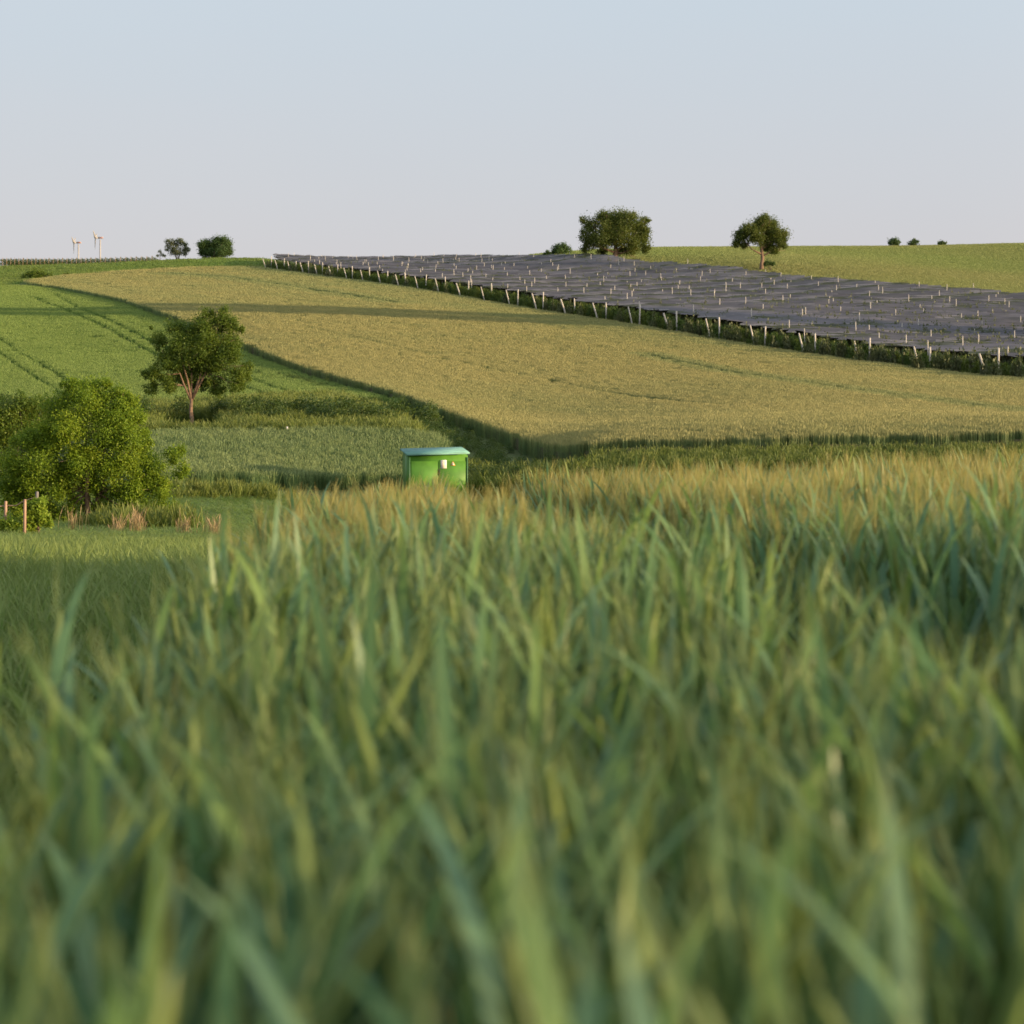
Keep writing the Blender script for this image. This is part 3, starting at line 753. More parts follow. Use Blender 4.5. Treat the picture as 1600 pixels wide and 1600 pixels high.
# ------------------------------------------------------------------ netted orchard
Q = [row_end(k) for k in np.linspace(-2.4, 25.3, 40)] + orch_top + [plan(2000, 385)]
Q = np.array(Q)
QN = np.array([row_end(k) + (2.6, .9) for k in np.linspace(-2.4, 25.3, 40)] + orch_top + [plan(2000, 385)])
rdir = np.array([.94, -.34]); rdir /= np.linalg.norm(rdir); rn = np.array([-rdir[1], rdir[0]])
edir = row_end(1) - row_end(0)
inner_posts = []; fol = []
prof = [(-5.8, 2.88), (-5.0, 2.98), (-4.75, 3.06), (-2.9, 3.1), (-.6, 3.0), (0, 2.92), (.45, 3.02), (.7, 3.07), (2.9, 3.12), (5.2, 2.98), (5.85, 2.86)]
PM = [1, 2, 0, 0, 1, 1, 2, 0, 0, 1]
first_net = True
ROWS = []
for k in range(-2, 42):
    o0 = row_end(k)
    s_ = np.arange(-160, 330, 1.5)
    pts = o0 + s_[:, None] * rdir
    ins = inside(pts[:, 0], pts[:, 1], Q)
    uu = 800 + F * pts[:, 0] / pts[:, 1]
    ins &= uu < 1790
    if ins.sum() < 4: continue
    i0, i1 = np.where(ins)[0][[0, -1]]
    full = pts; pts = pts[i0:i1 + 1]; n = len(pts)
    nf = len(full)
    wob = .16 * (np.interp(np.arange(nf), np.arange(0, nf + 9, 4), rng.random(len(np.arange(0, nf + 9, 4)))) - .5) - .1 * np.abs(np.sin(np.arange(nf) * .449 + k))
    wx = .5 * np.interp(np.arange(nf), np.arange(0, nf + 9, 5), rng.normal(size=len(np.arange(0, nf + 9, 5))))
    V = np.empty((nf, len(prof), 3)); IN = np.zeros((nf, len(prof)), bool)
    for j, (o_, h) in enumerate(prof):
        p = full + rn * o_ + rn * wx[:, None] * (0 if abs(o_) > 5 else .5)
        V[:, j, :2] = p
        IN[:, j] = inside(p[:, 0], p[:, 1], QN) & (800 + F * p[:, 0] / p[:, 1] < 1790)
        sag = wob + .16 * np.sin(np.arange(nf) * .62 + j * 1.3 + k) + rng.normal(0, .05, nf)
        V[:, j, 2] = Z(p[:, 0], p[:, 1]) + h + sag 
    idx = np.arange(nf * len(prof)).reshape(nf, len(prof))
    ok = IN[:-1, :-1] & IN[1:, :-1] & IN[1:, 1:] & IN[:-1, 1:]
    q = np.stack([idx[:-1, :-1], idx[1:, :-1], idx[1:, 1:], idx[:-1, 1:]], -1)[ok]
    pmi = np.where(pnoise(full[:-1, 0], full[:-1, 1], 9)[:, None] + .0 * k > .36, np.array(PM)[None, :], 0)[ok]
    used = np.unique(q); remap = np.zeros(V.shape[0] * V.shape[1], int); remap[used] = np.arange(len(used))
    V = V.reshape(-1, 3)[used]; q = remap[q]
    o = obj('hail_net', make_mesh('hail_net', V, [q], [M['net'], M['net_seam'], M['net_edge']], mi=pmi, shade=True))
    tag(o, 'long dark grey hail net stretched over the orchard rows on the hill', 'net', 'hail nets over the orchard')
    st = 7.0 + rng.uniform(0, 5)
    s0 = np.arange(st, n * 1.5 - 2, 10.5) + rng.normal(0, 1.2, len(np.arange(st, n * 1.5 - 2, 10.5)))
    for s1 in s0:
        p = pts[0] + rdir * s1 + rn * rng.choice([-5.6, -5.6, 0])
        u_ = 800 + F * p[0] / p[1]
        if -20 < u_ < 1640: inner_posts.append(p)
    for o_ in (-5.8, -5.8, 0.0):
        p = pts + rn * o_ + np.stack([rng.normal(0, .4, n), rng.normal(0, .12, n)], 1)
        near_ = np.clip((800 + F * p[:, 0] / p[:, 1] - 780) / 700, .1, .95)
        patch_ = pnoise(p[:, 0], p[:, 1], 11)
        fol.append(np.c_[p, 2.72 + .28 * patch_][rng.random(n) < near_ * (1 if o_ < 0 else .6) * np.clip(patch_ * 2.2 - .2, 0, 1)])
fol = np.vstack(fol)
orch = [shrub_clump('orchard_clump', M['net_leaf'], 420, .10) for _ in range(4)]
sz = rng.uniform(.9, 1.3, len(fol))
hz_ = rng.uniform(.96, 1.06, len(fol)) * fol[:, 2]
scatter('orchard_foliage', 'olive fruit rows growing beneath the dark hail nets', 'orchard rows', orch, fol[:, 0], fol[:, 1], sz, hs=hz_, tint=rng.uniform(0, .7, len(fol)))
# leafy band along the near edge of the orchard
e = []
for kk in np.arange(-2.2, 25.4, .085):
    for o_ in (.0, 1.1, 2.3):
        e.append(row_end(kk) + np.array([o_ + 1.0, o_ * .3 + .3]) + rng.normal(0, .35, 2))
e = np.array(e)
ledge = [shrub_clump('edge_clump', M['orchard_leaf'], 420, .11) for _ in range(5)]
sz = rng.uniform(.8, 1.2, len(e))
o = scatter('orchard_hedge', 'dark green leafy edge row of the orchard under the net border', 'hedge', ledge, e[:, 0], e[:, 1], sz, hs=rng.uniform(2.0, 2.75, len(e)), tint=np.clip(rng.normal(.25, .3, len(e)), 0, 1), kind='stuff')

def post_mesh(name, h, r, lean=(0, 0)):
    mb = MB()
    mb.tube([(0, 0, -.3), (lean[0] * .5, lean[1] * .5, h * .5), (lean[0], lean[1], h - .05), (lean[0] * 1.02, lean[1] * 1.02, h)], [r, r * .97, r * .92, r * .6], 8)
    return make_mesh(name, np.vstack(mb.v), [np.array(mb.f[3]), np.array(mb.f[4])], M['post'])
pm_end = post_mesh('end_post', 3.7, .12)
pm_tilt = post_mesh('anchor_post', 3.5, .13, (-1.0, -.3))
pm_in = post_mesh('net_post', 4.1, .065)
for k in range(0, 26):
    p = row_end(k); zz = float(Z(*p))
    jx = rng.normal(0, .15)
    if True:
        a = obj('end_post', pm_end, None, (p[0] + .6 + jx, p[1] + .1, zz)); a.scale = (1, 1, rng.uniform(.92, 1.1)); a.rotation_euler = (rng.normal(0, .02), rng.normal(0, .03), 0)
        tag(a, 'upright pale post at the orchard edge beside a leaning anchor post', 'post', 'upright end posts along the orchard edge')
    q_ = p + np.array([-.55, -.35])
    a = obj('anchor_post', pm_tilt, None, (q_[0], q_[1], float(Z(*q_)))); a.scale = (rng.uniform(.8, 1.15), 1, rng.uniform(.94, 1.06)); a.rotation_euler = (0, 0, rng.normal(0, .1))
    tag(a, 'leaning pale anchor post at the near edge of the netted orchard', 'post', 'leaning anchor posts along the orchard edge')
random.shuffle(inner_posts)
for p in inner_posts[:235]:
    a = obj('net_post', pm_in, None, (p[0], p[1], float(Z(*p)))); a.scale = (1, 1, rng.uniform(.84, 1.06)); a.rotation_euler = (rng.normal(0, .015), rng.normal(0, .015), 0)
    tag(a, 'slim pale post poking up through the dark hail nets', 'post', 'posts inside the netted orchard')

# ------------------------------------------------------------------ trees and bushes
D = 598
tree('walnut_tree', 'large broad round tree with thick reddish trunk standing on the skyline above the orchard', 'tree', plan(961, 596),
     [pxc(c[0], c[1], c[2] * 1.0, *c[3:]) for c in ((945, 347, 17, D, 0), (966, 340, 17, D, 1), (985, 346, 16, D, -1), (1001, 354, 14, D, 0), (926, 352, 14, D, 1), (917, 368, 12, D, -1), (930, 378, 15, D, -2), (950, 366, 20, D, -3), (976, 368, 20, D, -3), (999, 374, 16, D, 1), (1009, 362, 10, D, 0), (1008, 386, 9, D, 0), (988, 388, 13, D, -2), (942, 391, 9, D, 2), (914, 388, 8, D, 0), (960, 360, 22, D, 4), (972, 390, 10, D, 3), (1010, 345, 6, D, 0), (910, 345, 6, D, 0))],
     .21, 52000, M['leaf_walnut'], M['bark'], .75, trunk_to=(pxc(962, 382, 1, D)[0], D, pxc(962, 382, 1, D)[2]), core=.3, sub=8, limbs=12)
D = 545
tree('walnut_tree', 'smaller round tree with one bare slim trunk standing right of the large skyline tree', 'tree', plan(1190, 543),
     [pxc(c[0], c[1], c[2] * 1.08, *c[3:]) for c in ((1187, 352, 13, D, 0), (1204, 353, 14, D, 1), (1170, 359, 12, D, -1), (1158, 370, 11, D, 0), (1150, 381, 7, D, 0), (1215, 367, 13, D, 0), (1221, 379, 9, D, -1), (1202, 373, 14, D, 2), (1181, 369, 12, D, -2), (1209, 390, 8, D, 0), (1192, 345, 9, D, 0), (1198, 386, 8, D, 1), (1164, 383, 6, D, 0), (1226, 384, 5, D, 0))],
     .18, 36000, M['leaf_walnut'], M['bark'], .5, trunk_to=(pxc(1189, 384, 1, D)[0], D, pxc(1189, 384, 1, D)[2]), core=.38, sub=12, limbs=9)
tree('small_bush', 'small dark bush at the foot of the round tree with slim trunk', 'bush', plan(1203, 541), [pxc(1200, 411, 5, 541), pxc(1207, 412, 4, 541), pxc(1195, 413, 3, 541)], .2, 700, M['leaf_dense'], M['barkdark'], .06, limbs=3, multi=3)
D = 690
tree('round_bush', 'round dark bush on the skyline left of the large tree', 'bush', plan(876, 690), [pxc(*c) for c in ((877, 387, 9, D, 0), (869, 390, 7, D, 0), (884, 390, 8, D, 0), (876, 394, 9, D, -1), (864, 395, 3, D, 0))], .22, 5000, M['leaf_dense'], M['barkdark'], .2, limbs=5, multi=3)
tree('small_bush', 'tiny dark bush at the left foot of the round skyline bush', 'bush', plan(855, 688), [pxc(*c) for c in ((855, 395, 4, 688, 0), (851, 397, 2.5, 688, 0), (860, 396, 2.5, 688, 0))], .22, 600, M['leaf_dense'], M['barkdark'], .1, limbs=3, multi=3)
D = 905
for nm, lab, bu, cl, n in (
        ('far_bush', 'widest of three far bushes on the right horizon, bright green', 1397, ((1392, 379, 6), (1402, 378, 6), (1397, 376, 5), (1397, 382, 7)), 1500),
        ('far_bush', 'domed darker middle bush of three on the right horizon', 1427, ((1424, 380, 5), (1431, 380, 5), (1427, 378, 5)), 1100),
        ('far_bush', 'smallest and lowest of three far bushes on the right horizon', 1472, ((1468, 381, 3.5), (1476, 381, 3.5), (1472, 380, 3.5)), 800)):
    tree(nm, lab, 'bush', plan(bu, D), [pxc(*c, D) for c in cl], .3, n, M['leaf_dense'], M['barkdark'], .15, limbs=3, multi=3, group='far bushes on the right horizon')
D = 722
tree('pale_tree', 'pale thin-leaved grey tree clump on the left skyline', 'tree', plan(277, D), [pxc(*c) for c in ((264, 379, 6, D, 0), (262, 388, 5, D, 0), (270, 391, 8, D, 0), (277, 379, 7, D, 1), (283, 378, 6, D, 0), (290, 384, 6, D, 0), (288, 394, 7, D, 0), (277, 390, 8, D, -1), (270, 378, 5, D, 0), (294, 390, 4, D, 0))], .19, 7000, M['leaf_pale'], M['barkdark'], .18, limbs=9, multi=4, core=.1, spread=.28)
tree('pale_sapling', 'spindly sapling just left of the pale tree clump', 'tree', plan(250, D), [pxc(*c) for c in ((250, 394, 3.2, D, 0), (253, 398, 3.2, D, 0), (247, 399, 2.6, D, 0), (257, 400, 2.6, D, 0))], .18, 500, M['leaf_pale'], M['barkdark'], .1, limbs=4, core=.1)
D = 720
tree('dense_tree', 'dense dark green two-lobed tree clump on the left skyline', 'tree', plan(335, D), [pxc(*c) for c in ((316, 385, 9, D, 0), (325, 383, 9, D, 1), (336, 381, 10, D, 0), (347, 379, 10, D, 0), (355, 385, 9, D, 0), (356, 393, 8, D, -1), (318, 395, 8, D, 0), (332, 394, 10, D, -1), (345, 393, 10, D, -2), (340, 375, 5, D, 0))], .22, 24000, M['leaf_dense'], M['barkdark'], .3, limbs=8, multi=4)
D = 562
tree('hill_bush', 'domed green bush at the far corner of the golden field', 'bush', plan(60, D), [pxc(*c) for c in ((57, 427, 9, D, 0), (47, 430, 7, D, 0), (68, 429, 8, D, 0), (79, 432, 6, D, 0), (58, 433, 8, D, -1), (37, 433, 5, D, 0))], .22, 2600, M['leaf_tree'], M['barkdark'], .12, limbs=5, multi=4)
tree('hill_bush', 'small flat bush to the right of the domed bush at the field corner', 'bush', plan(106, 575), [pxc(*c) for c in ((100, 431, 3.5, 575, 0), (106, 430, 3.5, 575, 0), (113, 431, 3, 575, 0))], .2, 900, M['leaf_tree'], M['barkdark'], .1, limbs=3, multi=3)
for lab, u_, d_ in (('left one of two tiny tawny scrub bushes above the golden field', 222, 600), ('right one of two tiny tawny scrub bushes above the golden field', 239, 602)):
    pr = float(YH - F * Z(*plan(u_, d_)) / d_)
    tree('scrub_bush', lab, 'bush', plan(u_, d_), [pxc(u_ - 2, pr - 2, 2.4, d_), pxc(u_ + 3, pr - 2, 2.2, d_)], .18, 400, M['leaf_walnut'], M['barkdark'], .07, limbs=2, multi=2, group='tiny scrub bushes above the golden field')
D = 156
tree('field_tree', 'slender airy green tree with orange-lit forked trunk at the edge of the green field', 'tree', plan(300, 155.5),
     [pxc(c[0], c[1], c[2] * 1.14, *c[3:]) for c in ((323, 506, 19, D, 0), (345, 500, 17, D, .4), (362, 507, 12, D, 0), (273, 511, 13, D, 0), (247, 533, 14, D, .3), (282, 541, 20, D, -.6), (300, 522, 18, D, .6), (328, 538, 22, D, -.8), (361, 538, 18, D, 0), (352, 568, 22, D, -.5), (378, 590, 15, D, 0), (246, 586, 15, D, 0), (238, 606, 11, D, 0), (281, 580, 20, D, .8), (314, 572, 20, D, .6), (341, 603, 16, D, .4), (228, 582, 8, D, 0), (376, 515, 6, D, 0), (370, 606, 11, D, -.3), (262, 604, 13, D, -.3), (317, 600, 9, D, .8), (350, 487, 8, D, 0), (325, 490, 9, D, 0), (258, 560, 13, D, 0), (386, 570, 8, D, 0), (236, 512, 3.5, D, 0), (305, 556, 20, D, -.8), (335, 560, 18, D, .5), (268, 566, 16, D, -.5), (300, 596, 13, D, .6))],
     .07, 62000, M['leaf_tree'], M['bark'], .15, trunk_to=(pxc(299, 622, 1, D)[0], D, pxc(299, 622, 1, D)[2]), limbs=26, core=.1, spread=.30, fork=True)
D = 75
tree('large_bush', 'large bright green spreading bush-tree at the lower left beside the vine posts', 'bush', plan(140, 75.5),
     [pxc(c[0], c[1], c[2] * 1.06, *c[3:]) for c in ((118, 612, 20, D, 0), (150, 612, 24, D, .3), (185, 622, 24, D, 0), (205, 650, 26, D, 0), (95, 640, 30, D, .2), (140, 650, 40, D, -.5), (70, 676, 34, D, 0), (110, 690, 42, D, -.6), (175, 680, 36, D, -.6), (218, 690, 22, D, 0), (40, 712, 34, D, 0), (20, 745, 30, D, .3), (80, 735, 42, D, -.4), (140, 740, 40, D, -.4), (195, 735, 34, D, -.3), (240, 735, 26, D, 0), (272, 712, 18, D, 0), (282, 735, 14, D, 0), (250, 768, 24, D, -.3), (215, 775, 26, D, -.4), (262, 795, 17, D, -.5), (170, 775, 26, D, .4), (50, 770, 30, D, .5), (60, 800, 26, D, .4), (105, 795, 26, D, .4), (25, 790, 28, D, .4), (205, 800, 20, D, .2), (150, 800, 22, D, .6), (120, 605, 10, D, 0), (165, 598, 8, D, 0), (100, 600, 7, D, 0), (206, 628, 12, D, 0))],
     .043, 112000, M['leaf_bush'], M['bark'], .09, trunk_to=(pxc(140, 735, 1, D)[0], D, pxc(140, 735, 1, D)[2]), limbs=24, multi=4, core=.14, sub=12, spread=.25)
D = 102
tree('dark_bush', 'dark green bush behind the left flank of the large bright bush', 'bush', plan(25, D), [pxc(*c) for c in ((60, 770, 30, D, 0), (120, 780, 28, D, 0), (10, 645, 26, D, 0), (40, 640, 24, D, 0), (65, 640, 22, D, .3), (30, 675, 34, D, 0), (-10, 680, 34, D, 0), (10, 730, 40, D, 0), (60, 690, 30, D, 0))], .06, 32000, M['leaf_tree'], M['barkdark'], .1, limbs=9, multi=3)
tree('field_shrub', 'rounded shrub just right of the slender airy tree trunk', 'bush', plan(352, 160), [pxc(*c) for c in ((352, 650, 14, 160, 0), (340, 656, 9, 160, 0), (370, 655, 11, 160, 0))], .09, 2600, M['leaf_tree'], M['barkdark'], .05, limbs=4, multi=3)

D = 303
for px0, py0, wh in ((86, 301, 'nearer'), (90, 311, 'farther')):
  tree('orchard_poplar', wh + ' of two tall trees among the nets beyond the right picture edge', 'tree', (px0, py0), [(px0 + rng.normal(0, 1), py0 + rng.normal(0, 1), 8.5 + h_, 6.0 - .06 * h_) for h_ in np.arange(3, 33, 1.7)], .4, 22000, M['leaf_tree'], M['bark'], .35, limbs=9)
# ------------------------------------------------------------------ vine corner at the lower left
D = 55.0
def vine_post(u, d, h, r, label, mat='postwood'):
    p = plan(u, d); mb = MB()
    z0 = float(Z(*p))
    mb.tube([(0, 0, -.3), (.01, 0, h * .5), (.015, 0, h - .03), (.015, 0, h)], [r * 1.05, r, r * .95, r * .8], 9)
    o = mb.build('vine_post', M[mat], None, (p[0], p[1], z0)); tag(o, label, 'post', 'posts by the vine'); return o
z55 = float(Z(*plan(30, D)))
hpost = lambda py, u, d: (YH - py) / F * d - float(Z(*plan(u, d)))
vine_post(8, 55, hpost(783, 8, 55), .042, 'weathered short wooden post nearest the left picture edge')
vine_post(38, 54.6, hpost(780, 38, 54.6), .04, 'reddish wooden post standing within the bright vine leaves')
vine_post(57, 55.6, hpost(768, 57, 55.6), .045, 'grey topped post above the tallest part of the vine', 'greypost')
vp = plan(59, 55); vz = float(Z(*vp))
vine = empty('grape_vine', (vp[0], vp[1], vz)); tag(vine, 'bright yellow-green leafy vine climbing round the wooden posts', 'vine')
cl = np.array([pxc(*c) for c in ((20, 826, 15, D, 0), (5, 822, 12, D, 0), (45, 815, 16, D, 0), (58, 802, 14, D, 0), (62, 788, 11, D, 0), (68, 812, 10, D, 0), (35, 832, 12, D, -.1), (78, 820, 5, D, 0), (48, 790, 9, D, 0), (-20, 822, 16, D, 0))])
cl[:, :3] -= (vp[0], vp[1], vz)
p, var = clump_points(cl, 9000, sub=9); p[:, 2] = np.abs(p[:, 2]); v, q = leaf_quads(p, .042)
obj('foliage', make_mesh('foliage', v, [q], M['leaf_vine'], attrs=dict(var=np.repeat(var, 4))), vine)
mb = MB(); mb.tube([(0, 0, -.1), (.02, .01, .2), (-.01, 0, .45), (.01, 0, .8), (-.03, 0, 1.0)], [.05, .042, .035, .028, .02], 8); mb.build('stem', M['barkdark'], vine, shade=True)
mb = MB(); zt = lambda py: (YH - py) / F * D - vz
px_ = lambda u: (u - 800) / F * D - vp[0]
mb.tube([(px_(-30), 0, zt(790)), (px_(0), 0, zt(791)), (px_(12), .05, zt(790)), (px_(25), 0, zt(790)), (px_(33), .03, zt(785)), (px_(45), 0, zt(780)), (px_(55), 0, zt(777))], [.016, .016, .015, .015, .014, .012, .008], 6); mb.build('cane', M['postwood'], vine, shade=True)

# vineyard on the skyline at the far left: row ends seen end on
vr_post = None
for i in range(34):
    u_ = -2 + i * 6.1 + (i ** 2) * .035
    d_ = 690 + i * .5
    p = plan(u_, d_); zz = float(Z(*p))
    h = 2.9 * (1 - .4 * i / 34)
    if vr_post is None:
        mb = MB(); mb.tube([(0, 0, -.3), (0, 0, 1.2), (0, 0, 2.35)], .06, 6)
        vr_post = make_mesh('post', np.vstack(mb.v), [np.array(mb.f[3]), np.array(mb.f[4])], M['postwood'])
        vf = []
        for _ in range(3):
            pp = rng.uniform((-.33, 0, .5), (.33, 26, 2.2), (900, 3)); pp[:, 0] *= .6 + .4 * (pp[:, 2] / 2.2)
            v, q = leaf_quads(pp, .17); vf.append(make_mesh('foliage', v, [q], M['leaf_vineyard'], attrs=dict(var=np.repeat(rng.random(900), 4))))
    r_ = empty('vine_row', (p[0], p[1], zz)); r_.scale = (1, 1, h / 2.3)
    tag(r_, 'dark vine row seen end on along the far left skyline', 'vine row', 'vine rows on the left skyline')
    obj('post', vr_post, r_); obj('foliage', vf[i % 3], r_)

# ------------------------------------------------------------------ wind turbines far beyond the hill
def turbine(u, hub_py, d, label, ang):
    x = (u - 800) / F * d; zh = (YH - hub_py) / F * d; zg = float(Z(x, d)); H = zh - zg
    t = empty('wind_turbine', (x, d, zg)); tag(t, label, 'wind turbine', 'wind turbines beyond the hill')
    mb = MB(); mb.tube([(0, 0, -2), (0, 0, H * .5), (0, 0, H - 2)], [1.3, 1.1, .8], 16); mb.build('tower', M['white'], t, shade=True)
    mb = MB(); mb.box((.5, 0, H), (5.6, 1.8, 2.0), 0, .5); na = mb.build('nacelle', M['white'], t)
    mb = MB(); mb.box((1.2, 0, H), (3.8, 2.0, 1.2), 0, .2); mb.build('stripe', M['red'], na)
    mb = MB(); mb.tube([(-2.6, 0, H), (-5.0, 0, H), (-6.2, 0, H), (-6.7, 0, H)], [1.1, 1.2, .8, .2], 12); mb.build('hub', M['white'], t, shade=True)
    for k in range(3):
        a = ang + k * 2.0944; dr = np.array([-.03, math.sin(a), math.cos(a)]); L = 13
        mb = MB(); cr = []; 
        for f, c in ((.03, 1.0), (.12, 2.0), (.2, 2.2), (.5, 1.5), (.8, .9), (1, .3)):
            cc = np.array([-5.2, 0, H]) + dr * L * f
            side = np.array([.75, math.cos(a) * .66, -math.sin(a) * .66]) * c * .5; th = np.array([.5, -math.cos(a) * .3, 0]) * c * .12
            cr += [cc - side, cc + th, cc + side, cc - th]
        fs = [(4 * i + j, 4 * i + (j + 1) % 4, 4 * i + 4 + (j + 1) % 4, 4 * i + 4 + j) for i in range(5) for j in range(4)] + [(3, 2, 1, 0), (20, 21, 22, 23)]
        mb.add(cr, fs); mb.build('blade', M['white'], t)
turbine(122.5, 379, 2500, 'shorter left wind turbine, white with red nacelle band', 1.0)
turbine(156.5, 371.5, 2350, 'taller right wind turbine, white with red nacelle band', 1.1)

# ------------------------------------------------------------------ green metal hut
D = 107.0
px = D / F
hx, hy = plan(685, D); hz = float(Z(hx, hy + 1))
hut = empty('green_hut', (hx, hy, hz)); tag(hut, 'small bright green metal hut with pale sloping roof behind the crop', 'hut')
hut.rotation_euler = (0, 0, .19)
HT = (YH - 711) * px - hz            # wall top at the right front
W, DP = 93 * px, 2.2
mb = MB(); mb.add([(-W/2, 0, 0), (W/2, 0, 0), (W/2, DP, 0), (-W/2, DP, 0), (-W/2, 0, HT - .08), (W/2, 0, HT - .02), (W/2, DP, HT + .2), (-W/2, DP, HT + .14)],
                  [(0, 1, 5, 4), (1, 2, 6, 5), (2, 3, 7, 6), (3, 0, 4, 7), (4, 5, 6, 7), (3, 2, 1, 0)])
body = mb.build('body', M['shedgreen'], hut)
mb = MB()
for sx in (-1, 1): mb.box((sx * (W/2 - .03), -.025, HT/2 - .05), (.07, .05, HT - .12), 0, .012)
mb.build('corner_trim', M['shedtrim'], hut)
mb = MB()
r0 = [(-W/2 - .12, -.16, HT - .03), (W/2 + .08, -.16, HT + .05), (W/2 + .08, DP + .12, HT + .3), (-W/2 - .12, DP + .12, HT + .22)]
mb.add([(a, b, c) for a, b, c in r0] + [(a, b, c + .085) for a, b, c in r0], [(3, 2, 1, 0), (4, 5, 6, 7), (0, 1, 5, 4), (1, 2, 6, 5), (2, 3, 7, 6), (3, 0, 4, 7)])
mb.build('roof', M['roof'], hut)
for sx, nm in ((-1, 'door'), (1, 'door')):
    mb = MB(); mb.box((sx * W * .235, -.02, HT * .5 - .1), (W * .455, .035, HT - .42), 0, .01); dr_ = mb.build('door', M['shedgreen'], hut)
    if sx == 1:
        h_ = MB(); h_.box((-.0 + .04, -.06, HT - .85), (.05, .06, .3), 0, .012); h_.build('handle', M['dark'], dr_)
mb = MB(); mb.box((.26, -.05, HT - .46), (.30, .014, .42)); nt_ = mb.build('notice', M['paper'], hut)
mb = MB()
for i_, w_ in enumerate((.2, .22, .16, .21, .12)): mb.box((.25, -.0595, HT - .33 - i_ * .055), (w_, .004, .014))
mb.build('print', M['orange'], nt_)
def tri(cx, cz, s_, y0, th):
    m_ = MB(); v = [(cx - s_, y0, cz - s_ * .8), (cx + s_, y0, cz - s_ * .8), (cx, y0, cz + s_ * .95)]
    m_.add(v + [(a, y0 + th, c) for a, b, c in v], [(0, 1, 2), (5, 4, 3), (0, 3, 4, 1), (1, 4, 5, 2), (2, 5, 3, 0)]); return m_
ws = tri(.73, HT - .43, .125, -.05, .014).build('warning_sign', M['orange'], hut)
tri(.73, HT - .437, .085, -.056, .005).build('panel', M['paper'], ws)
mb = MB(); mb.add([(.735, -.06, HT - .38), (.70, -.06, HT - .45), (.728, -.06, HT - .445), (.715, -.06, HT - .50), (.765, -.06, HT - .425), (.735, -.06, HT - .43)], [(0, 1, 2, 5), (2, 3, 4, 5)]); mb.build('bolt_symbol', M['ink'], ws)
p = plan(448, 139.5); mb = MB(); mb.tube([(0, 0, -.1), (.01, 0, .55), (.0, 0, .62)], [.045, .045, .03], 7); mb.box((.03, -.01, .54), (.13, .04, .14), .3, .02)
tag(mb.build('marker_stake', M['stake'], None, (p[0], p[1], float(Z(*p)) + .5)), 'small white marker stake among the weeds above the grain plot', 'stake')

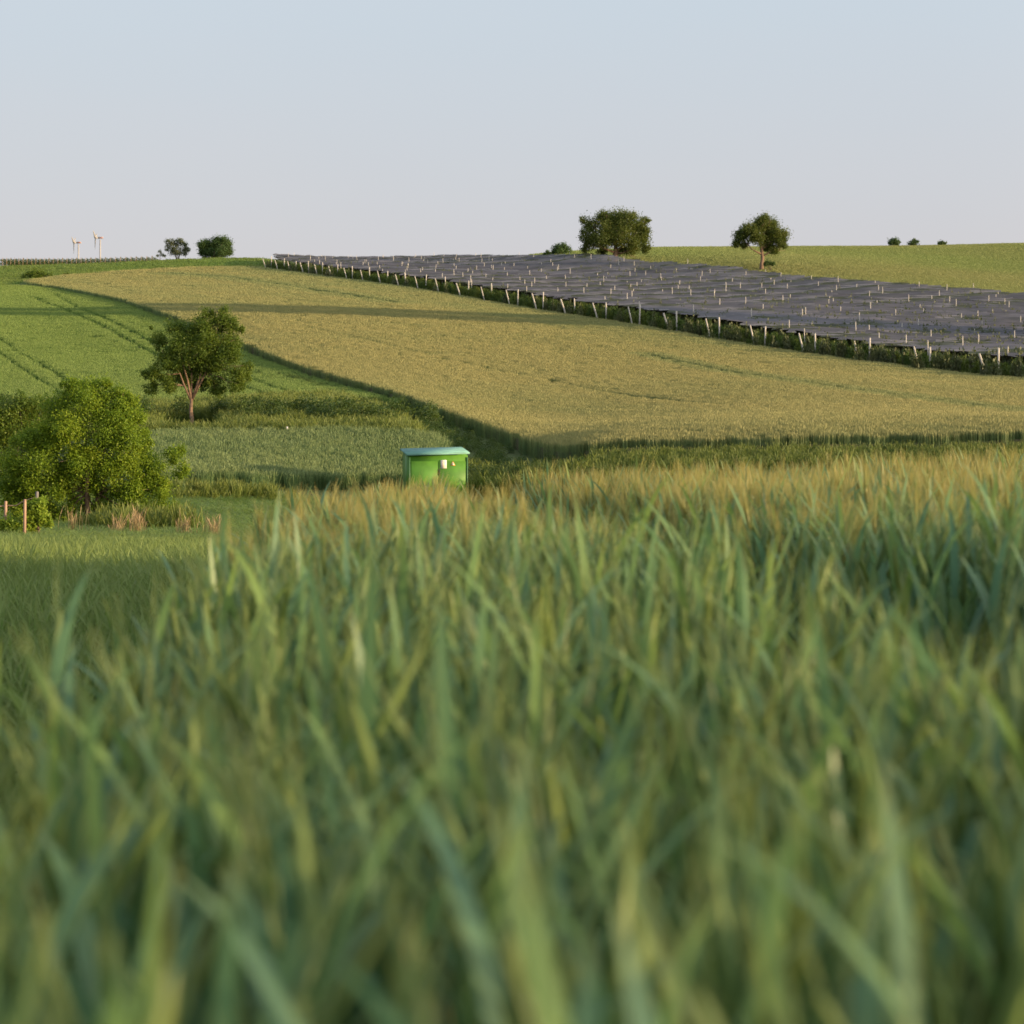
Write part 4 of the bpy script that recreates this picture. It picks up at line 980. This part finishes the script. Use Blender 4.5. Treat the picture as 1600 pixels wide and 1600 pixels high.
# ------------------------------------------------------------------ the crop at the camera
def cereal(name, seed, sun_gold=False):
    r = np.random.default_rng(seed); V = []; Fq = []; ear = []; var = []; n = 0
    def ribbon(pts, wid, side, e, vr, fold=.0):
        nonlocal n
        pts = np.array(pts); m = len(pts)
        l = pts - side * wid[:, None] / 2; rr = pts + side * wid[:, None] / 2
        up = np.array([0, 0, 1.0]); mid = pts - fold * wid[:, None] * up
        for row in range(m): V.extend([l[row], mid[row], rr[row]])
        for i in range(m - 1):
            for j in (0, 1): Fq.append([n + 3 * i + j, n + 3 * i + j + 1, n + 3 * i + 4 + j, n + 3 * i + 3 + j])
        ear.extend(np.repeat(e, 3)); var.extend([vr] * 3 * m); n += 3 * m
    H = r.uniform(.77, .86) + (.03 if sun_gold else 0); lean = r.normal(0, .045, 2)
    stem = lambda f: np.array([lean[0] * f ** 2, lean[1] * f ** 2, H * f])
    a0 = r.uniform(0, 6.28)
    ts = np.linspace(0, 1, 6)
    for a in (0, 1.57):
        ribbon([stem(t) for t in ts], np.full(6, .0042), np.array([math.cos(a), math.sin(a), 0]), np.zeros(6), .35)
    nl = r.integers(5, 7)
    for i in range(nl):
        f0 = [.98, .86, .70, .52, .36, .2][i] * r.uniform(.93, 1.02) if i else r.uniform(.9, .98)
        L = r.uniform(.16, .28); w = r.uniform(.016, .026); a = a0 + i * 3.14 + r.normal(0, .5)
        el = r.uniform(1.1, 1.5); droop = r.uniform(.1, 1.3)
        if r.random() < .25: droop += .9
        p = stem(f0); pts = [p.copy()]; m = 7; ang = el
        for s_ in range(m - 1):
            p = p + L / (m - 1) * np.array([math.cos(a) * math.cos(ang), math.sin(a) * math.cos(ang), math.sin(ang)])
            ang -= droop / (m - 1) * (.4 + 1.2 * s_ / m); pts.append(p.copy())
        tt = np.linspace(0, 1, m); wid = w * np.clip(np.minimum(.6 + 2.5 * tt, 1.25 * (1 - tt) ** .6), .06, 1)
        ribbon(pts, wid, np.array([-math.sin(a), math.cos(a), 0]), np.where(tt > .75, .3, 0) if sun_gold else np.where(tt > .95, .3, 0), np.clip(r.normal(.15 if i < 3 else .5, .2), 0, 1), fold=.18)
    # ear: spindle of overlapping spikelets and bristles
    base = stem(1.0); nod = r.uniform(0, .5); na = r.uniform(0, 6.28); EL = r.uniform(.09, .125)
    d = np.array([math.sin(nod) * math.cos(na), math.sin(nod) * math.sin(na), math.cos(nod)])
    s1 = np.cross(d, [0.3, .9, .1]); s1 /= np.linalg.norm(s1); s2 = np.cross(d, s1)
    k = 5
    for i, (f, rr) in enumerate(((0, .002), (.12, .0062), (.5, .0075), (.85, .005), (1, .001))):
        for j in range(k):
            t = j / k * 6.283 + i * .5
            V.append(base + d * EL * f + rr * (s1 * math.cos(t) + s2 * math.sin(t))); ear.append((.55 if sun_gold else .04) + (.25 if sun_gold else .14) * f); var.append(.5)
    for i in range(4):
        for j in range(k): Fq.append([n + i * k + j, n + i * k + (j + 1) % k, n + (i + 1) * k + (j + 1) % k, n + (i + 1) * k + j])
    n += 5 * k
    for j in range(r.integers(32, 42) if sun_gold else r.integers(6, 10)):
        f = r.uniform(.1, 1); t = r.uniform(0, 6.283); o_ = s1 * math.cos(t) + s2 * math.sin(t)
        b = base + d * EL * f + o_ * .004; tip = b + (d + o_ * r.uniform(.1, .32)) * r.uniform(.06, .11)
        sd = np.cross(d, o_) * .0009
        V.extend([b - sd, b + sd, tip + sd * .3, tip - sd * .3]); ear.extend([.4, .4, 1, 1] if sun_gold else [.08, .08, .35, .35]); var.extend([.5] * 4); Fq.append([n, n + 1, n + 2, n + 3]); n += 4
    return proto(name, make_mesh(name, np.array(V), [np.array(Fq)], M['crop_near'], attrs=dict(ear=np.array(ear), var=np.array(var))))
cer = [cereal('cereal_plant', 100 + i) for i in range(14)] + [cereal('sun_gold_plant', 300 + i, True) for i in range(14)]  # second set: sunlit gold painted into ears, bristles and leaf tips; more bristles
def crop_pts(n_per, y0, y1):
    X = []; Y = []
    nn = int((y1 - y0) * 14 * n_per)
    yy = rng.uniform(y0, y1, nn); xx = rng.uniform(-2, 12, nn)
    k = (xx > edge_x(yy) + rng.normal(0, .05, nn)) & (xx < .30 * np.maximum(yy, 0) + 1.9) 
    xx, yy = xx[k], yy[k]
    tl = 1.22 - .10 * yy
    k = (np.abs(xx - tl) > .27 + rng.normal(0, .03, len(xx)))
    k &= (xx ** 2 + (yy - .15) ** 2 > .62 ** 2)
    return xx[k], yy[k]
a = crop_pts(175, -.8, 4.0); b = crop_pts(190, 4.0, 14.6)
cx, cy = np.r_[a[0], b[0]], np.r_[a[1], b[1]]
# a thin straggle of self-sown stalks along the left edge
hs = (1.0 + .13 * (pnoise(cx * 9, cy * 9, 6) - .5) + rng.normal(0, .035, len(cx)))
scatter('cereal_crop', 'tall blue-green bearded cereal crop filling the foreground', 'grain crop', cer, cx, cy, np.ones(len(cx)), hs=hs, lean=.06, idx=rng.integers(0, 14, len(cx)) + 14 * (rng.random(len(cx)) < np.clip((cy - 5.5) / 5.0, .0, .75)))
print('crop', len(cx), 'posts', len(inner_posts))
